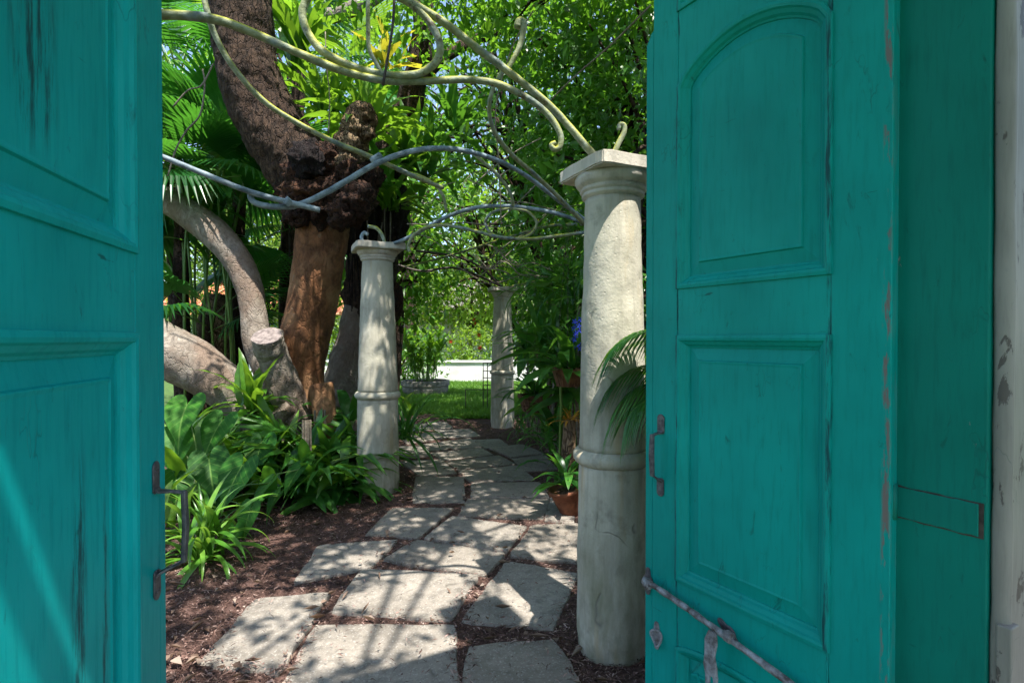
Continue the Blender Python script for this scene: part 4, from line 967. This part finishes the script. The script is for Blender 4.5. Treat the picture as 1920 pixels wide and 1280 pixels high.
# fibrous palm stump and canes
p = P(402, 600, 7.2); t = thing('palm_stump', 'fibrous brown palm stem among green canes', 'palm', (p.x, p.y, 0))
V, Fc = tube([(p.x, p.y, -.05), (p.x + .03, p.y, .9), (p.x, p.y, 1.7), (p.x, p.y, 2.1)], [.2, .2, .22, .12], 18, nz=.15, nsc=6); build('trunk', V, Fc, M['stump'], t, smooth=True)
for k in range(14):
    x = random.uniform(320, 440); Yq = random.uniform(6.6, 7.4); q0 = P(x + random.uniform(-25, 25), 640, Yq); q1 = P(x, 470, Yq); q2 = P(x + random.uniform(-40, 40), 320, Yq)
    c_ = thing('cane_stem', 'slim green cane stem behind the pale limbs', 'plant', (q0.x, q0.y, 0), 'green cane stems')
    V, Fc = tube(catmull([(q0.x, q0.y, -.02), tuple(q0), tuple(q1), tuple(q2)], 5), .016, 8); build('cane', V, Fc, M['petiole'], c_, smooth=True)
    for j in range(3): put_leaf(c_, random.choice(LANCE), tuple(q1.lerp(q2, random.random()) - Vector(c_.location)), R(random.uniform(0, 360)), random.uniform(.5, .8), R(random.uniform(-40, 20)))
# hanging vines at the left
for k, pts in enumerate((((380,130,3.6),(384,160,3.6),(375,215,3.6),(350,245,3.6),(330,280,3.6),(315,330,3.6)), ((325,200,3.9),(352,170,3.9),(378,160,3.9),(400,120,3.9)), ((610,60,5.0),(612,120,5.0),(618,180,5.0),(616,250,5.0)), ((1000,20,4.0),(960,90,4.2),(930,200,4.4),(935,300,4.6),(940,420,4.7)), ((1220,10,3.0),(1150,80,3.3),(1060,160,3.6),(1010,215,4.0)))):
    cp = catmull([tuple(P(*q)) for q in pts], 6); V, Fc = tube(cp, .0055, 6, nz=.2, nsc=12); o = build('hanging_vine', V, Fc, M['vine'], smooth=True)
    tag(o, ['grey twisted vine stem hanging beside the left door', 'thin vine twig looping near the left door', 'dark hanging root strand before the lime fern', 'thin vine hanging down through the pergola centre', 'thin straight vine slanting past the right door'][k], 'vine')

# ------------------------------------------------------------------ crowns
def crown_arrays(rng, c, r, ncl, per, cs, shell=.45):
    d = unit(rng.normal(size=(ncl, 3))); rad = shell + (1 - shell) * rng.random(ncl) ** .5
    cen = np.array(c) + d * rad[:, None] * np.array(r)
    k = np.repeat(np.arange(ncl), per); pos = cen[k] + rng.normal(size=(ncl * per, 3)) * cs * np.array((1, 1, .7))
    dirs = d[k] * .5 + rng.normal(size=pos.shape) * .8; dirs[:, 2] -= .35
    nn = rng.normal(size=pos.shape) * .55; nn[:, 2] += .8; nn[:, 1] -= .25
    rnd = np.clip(rng.random(ncl)[k] * .55 + rng.random(len(k)) * .45, 0, 1)
    return cen, pos, dirs, nn, rnd
def tree(name, label, c, r, ncl, per, cs, ll, lw, mat, seed, trunk=None, cat='tree', group=None, bark='bark_dark', tr=.14, shell=.45, droop=.18, keep=None, nbr=40, upright=False):
    rng = np.random.default_rng(seed); base = trunk or (c[0], c[1]); t = thing(name, label, cat, (base[0], base[1], 0), group)
    cen, pos, dirs, nn, rnd = crown_arrays(rng, c, r, ncl, per, cs, shell)
    if keep is not None:
        m = keep(pos); pos, dirs, nn, rnd = pos[m], dirs[m], nn[m], rnd[m]
    ok = pos[:, 2] > .1; pos, dirs, nn, rnd = pos[ok], dirs[ok], nn[ok], rnd[ok]
    n = len(pos); L_ = ll * (.5 + 1.1 * rng.random(n) ** 1.7); W_ = lw * L_ / ll * (.8 + .5 * rng.random(n))
    leaves('crown', pos, dirs, nn, L_, W_, M[mat], t, rnd=rnd, droop=droop)
    top = Vector(c) + Vector((0, 0, r[2] * .25)); b0 = Vector((base[0], base[1], -.05))
    mid = b0.lerp(top, .5) + Vector((rng.normal() * .15, rng.normal() * .15, 0))
    if upright: mid = Vector((base[0], base[1], top.z * .85))
    path_ = catmull([tuple(b0), tuple(mid), tuple(top)], 7); V, Fc = tube(path_, [tr * (1 - .6 * i / (len(path_) - 1)) for i in range(len(path_))], 12, nz=.12); build('trunk', V, Fc, M[bark], t, smooth=True)
    parts = []
    for k in rng.choice(ncl, min(nbr, ncl), replace=False):
        e = Vector(cen[k]); s = Vector(path_[int(len(path_) * (.45 + .5 * rng.random()))][:3]); m_ = s.lerp(e, .5) + Vector((0, 0, .15 * (e - s).length))
        q = catmull([tuple(s), tuple(m_), tuple(e)], 4); parts.append(tube(q, [.035 * tr / .14 * (1 - .8 * i / (len(q) - 1)) + .003 for i in range(len(q))], 5))
    V, Fc = merge(parts); build('branches', V, Fc, M[bark], t, smooth=True)
    return t
def lawn_light(p):      # open crowns over the lawn
    s = np.array(SUN_D); g_ = p - s * (p[:, 2] / s[2])[:, None]
    spot = np.sin(g_[:, 0] * 2.1 + 1) + np.sin(g_[:, 1] * 1.7 + g_[:, 0])
    return ~((g_[:, 0] > -4) & (g_[:, 0] < 1) & (g_[:, 1] > 11) & (g_[:, 1] < 18) & (spot > -.5))
# right side, dense dark foliage
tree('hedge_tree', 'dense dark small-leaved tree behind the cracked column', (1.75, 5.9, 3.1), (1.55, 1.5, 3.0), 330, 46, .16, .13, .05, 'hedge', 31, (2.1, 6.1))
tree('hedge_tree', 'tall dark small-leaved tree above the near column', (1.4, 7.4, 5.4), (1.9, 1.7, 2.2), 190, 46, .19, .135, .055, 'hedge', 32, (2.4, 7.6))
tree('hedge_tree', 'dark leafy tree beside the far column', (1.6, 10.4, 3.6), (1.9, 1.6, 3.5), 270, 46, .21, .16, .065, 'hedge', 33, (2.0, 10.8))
tree('broadleaf_tree', 'broad-leaved tree arching over the pergola centre', (-.4, 9.6, 6.3), (2.2, 1.6, 1.9), 140, 26, .28, .20, .085, 'mid', 34, (.9, 10.6), keep=lawn_light)
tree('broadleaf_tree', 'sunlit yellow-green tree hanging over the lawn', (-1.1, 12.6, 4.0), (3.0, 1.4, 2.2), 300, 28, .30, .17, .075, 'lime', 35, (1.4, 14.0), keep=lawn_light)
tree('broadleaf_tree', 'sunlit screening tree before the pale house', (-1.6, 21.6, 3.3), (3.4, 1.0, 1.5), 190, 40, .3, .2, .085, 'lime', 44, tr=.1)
tree('broadleaf_tree', 'bright shrubby tree seen between the leaning trunks', (-6.2, 13.5, 2.9), (2.4, 1.6, 2.2), 200, 40, .30, .13, .05, 'lime', 36)
tree('broadleaf_tree', 'mid-green tree above the fan palms', (-4.4, 11.0, 6.2), (2.6, 1.6, 2.6), 170, 30, .30, .18, .075, 'mid', 37)
tree('broadleaf_tree', 'leafy tree behind the rooted trunk', (-2.6, 11.5, 4.2), (1.7, 1.3, 2.4), 170, 36, .28, .18, .075, 'mid', 38)
tree('feathery_tree', 'pale feathery tree against the sky', (-3.6, 19, 10.2), (4.2, 3, 3.2), 120, 70, .45, .16, .03, 'feather', 39, tr=.25)
tree('feathery_tree', 'feathery tree showing over the small far column', (1.8, 20, 9.2), (3.4, 3, 3.0), 110, 70, .45, .16, .03, 'feather', 40, tr=.25)
for k, (x, y, z, rx, rz, lb) in enumerate(((-17, 32, 6, 5, 6, 'left end of the far tree row behind the house'), (-10, 33, 6.5, 5, 6.5, 'full far tree behind the orange roof'), (-3.5, 34, 6, 4.5, 6, 'far tree above the white house wall'), (3, 33, 6.5, 5, 6.5, 'far tree behind the far column'), (9.5, 31, 6.5, 5, 6.5, 'far tree at the right end of the row'))):
    tree('far_tree', lb, (x, y, z), (rx, 3, rz), 260, 40, .55, .36, .17, 'far', 50 + k, group='far tree row', tr=.3)
# shrubs along the white wall
for k, (x, y, rr, mt, lb) in enumerate(((-5.0, 16.5, 1.0, 'lime', 'sunny shrub beyond the pale trunk base'), (-3.3, 17.2, .9, 'mid', 'flowering shrub behind the stone trough'), (-1.6, 20.3, 1.0, 'lime', 'flowering shrub behind the white garden wall'), (.2, 20.2, .9, 'mid', 'shrub behind the white garden wall by the far column'), (2.2, 19.5, 1.2, 'lime', 'large shrub behind the right end of the white wall'))):
    tree('garden_shrub', lb, (x, y, rr * .95), (rr * 1.2, rr * .8, rr), 90, 32, .2, .14, .055, mt, 70 + k, cat='shrub', tr=.05, nbr=20)
# unseen shade tree, crown trimmed so its shadow dapples the path
HOLES = [((-.55, 3.1, 0), .36), ((-.35, 3.55, 0), .26), ((-.75, 2.62, 0), .2), ((-.15, 4.2, 0), .16), ((-1.3, 5.05, 1.5), .14), ((-1.35, 5.05, .8), .12), ((-.5, 5.6, 0), .2), ((.46, 2.45, 2.15), .26), ((.46, 2.45, 1.8), .28), ((.46, 2.45, 1.45), .26), ((.46, 2.45, 1.15), .2), ((-2.05, 3.45, .35), .25), ((-1.45, 3.0, 0), .16), ((-1.25, 2.55, 0), .14), ((-1.75, 3.9, 0), .15), ((-1.05, 3.6, 0), .12), ((-1.55, 2.5, 0), .12), ((-.3, 2.55, 0), .15), ((-2.3, 5.8, 2.6), .3), ((-2.7, 5.6, 1.2), .3)]  # sun gaps cut through the crown towards chosen spots
def ground_shadow(p):
    s = np.array(SUN_D); return p - s * (p[:, 2] / s[2])[:, None]
def keep_fn(p):
    m = np.ones(len(p), bool); s = np.array(SUN_D)
    for q, r_ in HOLES:
        v = p - np.array(q); al = v @ s; d = np.linalg.norm(v - al[:, None] * s, axis=1); m &= (d > r_ * (.75 + .5 * np.random.default_rng(1).random(len(p))))
    g_ = ground_shadow(p); e = .35 * np.sin(p[:, 1] * 3)
    return m & (g_[:, 0] < .75 + e) & (g_[:, 0] > -3.4 + e) & (g_[:, 1] > 1.4) & (g_[:, 1] < 9.6)
tree('shade_tree', 'unseen spreading tree over the gateway, crown cut to let sun flecks through', (.0, 3.4, 5.3), (3.0, 4.4, .6), 1750, 15, .16, .105, .05, 'mid', 90, (3.9, 4.4), shell=.05, tr=.16, keep=keep_fn, upright=True)

# ------------------------------------------------------------------ right bed
p = P(1240, 900, 2.75)
ar = thing('areca_palm', 'feathery palm whose fronds droop over the cracked column', 'palm', (.90, 2.30, 0))
for k, (az, sc, z, me) in enumerate(((88, .46, 1.33, 1), (78, .42, 1.2, 2), (70, .46, 1.2, 1), (20, .8, .9, 0), (-40, .8, .9, 1), (96, .40, 1.12, 1))):
    put_leaf(ar, ARECA[me], (0, 0, z), R(az), sc, R(random.uniform(-6, 6)), R(random.uniform(-10, 10)))
for k in range(4):
    a = k * 1.6; V, Fc = tube([(.90 + .05 * math.cos(a), 2.30 + .05 * math.sin(a), 0), (.90, 2.30, 1.35)], [.02, .012], 8); build('cane', V, Fc, M['petiole'], ar, smooth=True)
def pot(name, label, c, r0, r1, h, mat, tilt=(0, 0), cat='pot'):
    t = thing(name, label, cat, c); t.rotation_euler = (*tilt, 0)
    V, Fc = lathe([(r0 * .9, 0), (r0, .01), (r0 + (r1 - r0) * .6, h * .55), (r1, h * .86), (r1 * 1.06, h * .87), (r1 * 1.08, h * .97), (r1 * 1.05, h), (r1 * .95, h), (r1 * .93, h * .9)], 28, nz=.01)
    build('body', V, Fc, M[mat], t, smooth=True, world=False)
    V, Fc = lathe([(r1 * .945, h * .88), (r1 * .5, h * .905)], 20); build('soil', V, Fc, M['soil'], t, world=False)
    return t
g = G(1062, 972); pot('clay_pot', 'terracotta pot leaning at the path edge beside the column', (g.x + .05, g.y + .1, .0), .08, .14, .25, 'pot', (R(6), R(-12)))
rosette('potted_plant', 'dark glossy plant growing from the leaning clay pot', 'plant', (g.x + .0, g.y + .1, .24), LANCE, 26, (.22, .36), .04, zr=.12)
def slat_basket(label, c, r, h, wires):
    t = thing('slat_basket', label, 'basket', c)
    for k in range(5):
        z = -h + h * k / 4; rr = r * (.72 + .28 * k / 4)
        V, Fc = lathe([(rr - .008, z - .018), (rr + .008, z - .018), (rr + .008, z + .018), (rr - .008, z + .018), (rr - .008, z - .018)], 8, nz=.02); build('slat_ring', V, Fc, M['basket'], t, world=False)
    for k in range(12):
        a = k * math.pi / 6; V, Fc = tube([(r * .70 * math.cos(a), r * .70 * math.sin(a), -h - .02), (r * .99 * math.cos(a), r * .99 * math.sin(a), .03)], .009, 6); build('slat', V, Fc, M['basket'], t, world=False)
    V, Fc = lathe([(r * .66, -h), (r * .9, -.03), (r * .5, -.01)], 20, nz=.06); build('moss_fill', V, Fc, M['fibre'], t, world=False)
    for k in range(3):
        a = k * 2.094 + .4; V, Fc = tube([(r * math.cos(a), r * math.sin(a), 0), (r * .05 * math.cos(a), r * .05 * math.sin(a), wires)], .002, 5); build('wire', V, Fc, M['wire'], t, world=False)
c1 = P(1065, 694, 5.0); slat_basket('hanging slat basket of strap leaves left of the cracked column', tuple(c1), .14, .13, 1.35)
rosette('basket_bromeliad', 'long-leaved bromeliad spilling from the higher hanging basket', 'plant', tuple(c1), LANCE + DARK[3:], 24, (.45, .75), .03)
big = strap(1, .2, 30, 45, 14, .12, .03, 2, 'oval', 4, mat='heart')
pl = P(1000, 612, 5.1); t = thing('paddle_leaf_plant', 'single long paddle-shaped leaf reaching over the path', 'plant', (pl.x + .25, 5.15, 1.45)); put_leaf(t, big, (0, 0, .16), R(88), .72, R(-24)); put_leaf(t, big, (0, 0, 0), R(20), .6, R(10)); put_leaf(t, big, (.05, 0, -.05), R(-60), .6, R(0))
V, Fc = tube([(0, 0, -1.45), (.02, 0, -.6), (0, 0, .17)], .014, 8); build('stem', V, Fc, M['petiole'], t, world=False)
c2 = P(1005, 742, 6.6); slat_basket('low slat basket hung in the bed by the far column', tuple(c2), .22, .17, 1.9)
rosette('basket_plant', 'arching fern spilling from the lower slat basket', 'fern', tuple(c2), DARK[1:], 26, (.45, .7), .04)
p = P(1066, 775, 5.1); rosette('golden_bromeliad', 'golden orange bromeliad under the hanging basket', 'plant', tuple(p - Vector((0, 0, .08))), BROM, 22, (.16, .26), .02)
V, Fc = tube([(p.x, p.y, -.02), (p.x, p.y, .4), (p.x + .01, p.y, p.z - .06)], [.09, .07, .06], 14, nz=.2, nsc=8); o = build('tree_fern_post', V, Fc, M['stump'], smooth=True); tag(o, 'rough fern-wood post holding the golden bromeliad', 'post')
ob = P(1082, 625, 4.9); t = thing('blue_orchid', 'hanging spray of bright blue orchid flowers beside the column', 'flower', tuple(ob))
for k in range(14):
    z = -.14 + .27 * k / 13; a = k * 2.4; c_ = Vector((.03 * math.cos(a), .03 * math.sin(a), z))
    V, Fc = [], []
    for j in range(5):
        b_ = j * 1.2566 + a; o_ = len(V); V += [tuple(c_), tuple(c_ + Vector((.018 * math.cos(b_ - .4), -.008, .018 * math.sin(b_ - .4)))), tuple(c_ + Vector((.03 * math.cos(b_), -.002, .03 * math.sin(b_)))), tuple(c_ + Vector((.018 * math.cos(b_ + .4), -.008, .018 * math.sin(b_ + .4))))]; Fc.append((o_, o_ + 1, o_ + 2, o_ + 3))
    build('flower', V, Fc, M['petal_blue'], t, world=False)
V, Fc = tube([(0, .01, -.15), (0, .01, .13), (.02, .01, .4)], .003, 5); build('stem', V, Fc, M['petiole'], t, world=False)
for k, (x, y, Yq, var, n, s, lb) in enumerate(((975, 812, 8.2, THIN, 26, (.35, .6), 'low grassy clump at the foot of the small far column'), (1015, 815, 7.6, THIN, 26, (.4, .6), 'grassy clump between far column and basket'), (1040, 840, 6.6, DARK, 24, (.4, .6), 'dark fern under the slat basket'), (1062, 862, 5.6, DARK, 22, (.35, .5), 'dark fern behind the clay pot'), (1050, 800, 6.1, LANCE, 26, (.35, .55), 'broad-leaf plant behind the golden bromeliad'), (1010, 770, 7.4, LANCEB, 20, (.4, .6), 'sunlit broad-leaf plant near the lower basket'), (1075, 740, 5.6, LANCE, 26, (.45, .7), 'tall broad-leaf plant hugging the cracked column'), (1040, 660, 6.2, DARK, 26, (.6, .9), 'arching fern between pergola and hedge'), (1085, 560, 5.4, THIN, 36, (.6, .95), 'fine hanging grass-leaf plant under the pergola bars'), (1030, 560, 7.0, DARK, 24, (.6, .9), 'fern high against the dark hedge'), (990, 660, 7.8, LANCE, 22, (.5, .7), 'leafy plant beside the far column shaft'))):
    p = P(x, y, Yq); zz_ = max(.02, p.z - .1)
    t = rosette('bed_plant', lb, 'plant', (p.x, p.y, zz_), var, n, s, .08, zr=.2)
    if zz_ > .12:
        V, Fc = tube([(.03, .02, -zz_ - .02), (-.02, .01, -zz_ * .5), (0, 0, .03)], [.022, .018, .012], 8); build('stem', V, Fc, M['vine'], t, world=False, smooth=True)

# ------------------------------------------------------------------ lawn furniture, white wall, house
g = P(798, 735, 14.6); tr = thing('stone_trough', 'round dark stone planter on the lawn', 'planter', (g.x, g.y, 0))
V, Fc = lathe([(.55, -.02), (.60, .03), (.63, .14), (.63, .22), (.66, .24), (.66, .36), (.62, .37), (.58, .36), (.57, .30)], 36, nz=.02); build('bowl', V, Fc, M['stonepot'], tr, smooth=False, world=False)
V, Fc = lathe([(.575, .31), (.2, .34)], 24); build('soil', V, Fc, M['soil'], tr, world=False)
sh = thing('ginger_shrub', 'tall leafy ginger with red flower tips in the stone planter', 'shrub', (g.x, g.y, .32))
random.seed(5)
for k in range(26):
    a = random.uniform(0, 6.28); rr = random.uniform(.02, .38); sp = random.uniform(.2, .75); h = random.uniform(1.1, 1.9)
    b0 = Vector((rr * math.cos(a), rr * math.sin(a), 0)); b1 = b0 + Vector((sp * math.cos(a) * .4, sp * math.sin(a) * .4, h * .6)); b2_ = b0 + Vector((sp * math.cos(a), sp * math.sin(a), h))
    cp = catmull([tuple(b0), tuple(b1), tuple(b2_)], 5); V, Fc = tube(cp, .012, 6); build('cane', V, Fc, M['petiole'], sh, world=False)
    for j in range(14): put_leaf(sh, random.choice(LANCEB), tuple(cp[min(len(cp) - 1, 3 + j % (len(cp) - 3))]), R(random.uniform(0, 360)), random.uniform(.3, .5), R(random.uniform(-40, 15)))
def redflower(x, y, Yq, s=.09):
    p = P(x, y, Yq); V, Fc = [], []
    for j in range(6):
        b_ = j * 1.05; c_ = p; o_ = len(V); V += [tuple(c_), tuple(c_ + Vector((s * .5 * math.cos(b_ - .5), -s * .3, s * .5 * math.sin(b_ - .5)))), tuple(c_ + Vector((s * math.cos(b_), -s * .1, s * math.sin(b_)))), tuple(c_ + Vector((s * .5 * math.cos(b_ + .5), -s * .3, s * .5 * math.sin(b_ + .5))))]; Fc.append((o_, o_ + 1, o_ + 2, o_ + 3))
    for j in range(6):
        b_ = j * 1.05; o_ = len(V); V += [tuple(p + Vector((0, -s * .15, 0))), tuple(p + Vector((s * .3 * math.cos(b_), -s * .6, s * .3 * math.sin(b_)))), tuple(p + Vector((s * .3 * math.cos(b_ + .6), -s * .6, s * .3 * math.sin(b_ + .6))))]; Fc.append((o_, o_ + 1, o_ + 2))
    o = build('red_flower', V, Fc, M['petal_red']); tag(o, 'red blossom among the shrubs beyond the lawn', 'flower', 'red blossoms beyond the lawn')
for x, y in ((890, 600), (898, 628), (900, 652), (845, 640), (745, 640), (752, 655), (890, 606), (750, 598)): redflower(x, y, 13.6 if x > 800 else 14.2, .075)
# trellis stand
g = P(888, 760, 11.5); t = thing('wire_trellis', 'thin dark wire plant stand and trellis beside the far column', 'trellis', (g.x, g.y, 0))
def wirebar(a, b, r=.010, nm='rod'):
    V, Fc = tube([P(*a), P(*b)], r, 6); build(nm, V, Fc, M['wire'], t)
Yq = 11.2
for x in (906, 914, 922): wirebar((x, 680, Yq), (x, 790, Yq))
for y in (680, 695, 708, 722): wirebar((906, y, Yq), (928, y, Yq))
wirebar((873, 730, Yq), (928, 730, Yq)); wirebar((873, 730, Yq), (873, 772, Yq)); wirebar((873, 730, Yq + .5), (928, 730, Yq + .5)); wirebar((873, 730, Yq), (878, 730, Yq + .5))
gwl = thing('garden_wall', 'low white garden wall at the back of the lawn', 'wall', (0, 18.75, 0))
V, Fc = boxv(-8, 7, 18.75, 18.98, -.1, .66); build('wall', V, Fc, M['wallwhite'], gwl)
V, Fc = boxv(-8.03, 7.03, 18.70, 19.03, .6605, .73); build('coping', V, Fc, M['wallwhite'], gwl, bevel=.01)
def house(label, x0, x1, y, h, roofh, wins, rm='tile'):
    t = thing('house', label, 'house', ((x0 + x1) / 2, y, 0))
    V, Fc = boxv(x0, x1, y, y + 6, -.1, h); build('wall', V, Fc, M['wallwhite'], t)
    V = [(x0 - .6, y - .8, h - .1), (x1 + .6, y - .8, h - .1), (x1 + .6, y + 6.8, h - .1), (x0 - .6, y + 6.8, h - .1), (x0 + 1.5, y + 3, h + roofh), (x1 - 1.5, y + 3, h + roofh)]
    rfo = build('roof', V, [(0, 1, 5, 4), (2, 3, 4, 5), (1, 2, 5), (3, 0, 4), (3, 2, 1, 0)], M[rm], t)
    nb = int((x1 - x0 + 1.2) / .3)
    for k in range(nb):
        xx_ = x0 - .5 + k * .3; xr = min(max(xx_, x0 + 1.5), x1 - 1.5); kk = 1.0 if x0 + 1.5 <= xx_ <= x1 - 1.5 else max(.1, 1 - abs(xx_ - xr) / 2.1)
        a = Vector((xx_, y - .82, h - .06)); b = Vector((xx_, y - .8 + 3.8 * kk, h - .1 + (roofh + .1) * kk + .04)); V, Fc = tube([a, b], .075, 6); build('tile_row', V, Fc, M[rm], rfo, world=False).location = -Vector((0, 0, 0))
    for (wx, wz, ww, wh) in wins:
        V, Fc = boxv(wx, wx + ww, y - .03, y - .004, wz, wz + wh); wo = build('window', V, Fc, M['glass'], t)
        for bx_ in (boxv(wx - .07, wx, y - .06, y - .0045, wz - .07, wz + wh + .07), boxv(wx + ww, wx + ww + .07, y - .06, y - .0045, wz - .07, wz + wh + .07), boxv(wx, wx + ww, y - .06, y - .0045, wz + wh, wz + wh + .07), boxv(wx, wx + ww, y - .06, y - .0045, wz - .07, wz), boxv(wx + ww / 2 - .03, wx + ww / 2 + .03, y - .05, y - .0305, wz, wz + wh)):
            build('frame', *bx_, M['wallwhite'], wo, world=False)
house('low white house with orange tiled roof behind the leaning tree', -14.5, -6.6, 20.5, 2.5, 1.5, [(-9.6, .8, 1.2, 1.3), (-12.2, .8, 1.2, 1.3)])
house('pale house wall beyond the white garden wall', -5.2, 3.0, 24.5, 2.7, 1.6, [(1.0, .9, 1.1, 1.2)], 'stonepot')
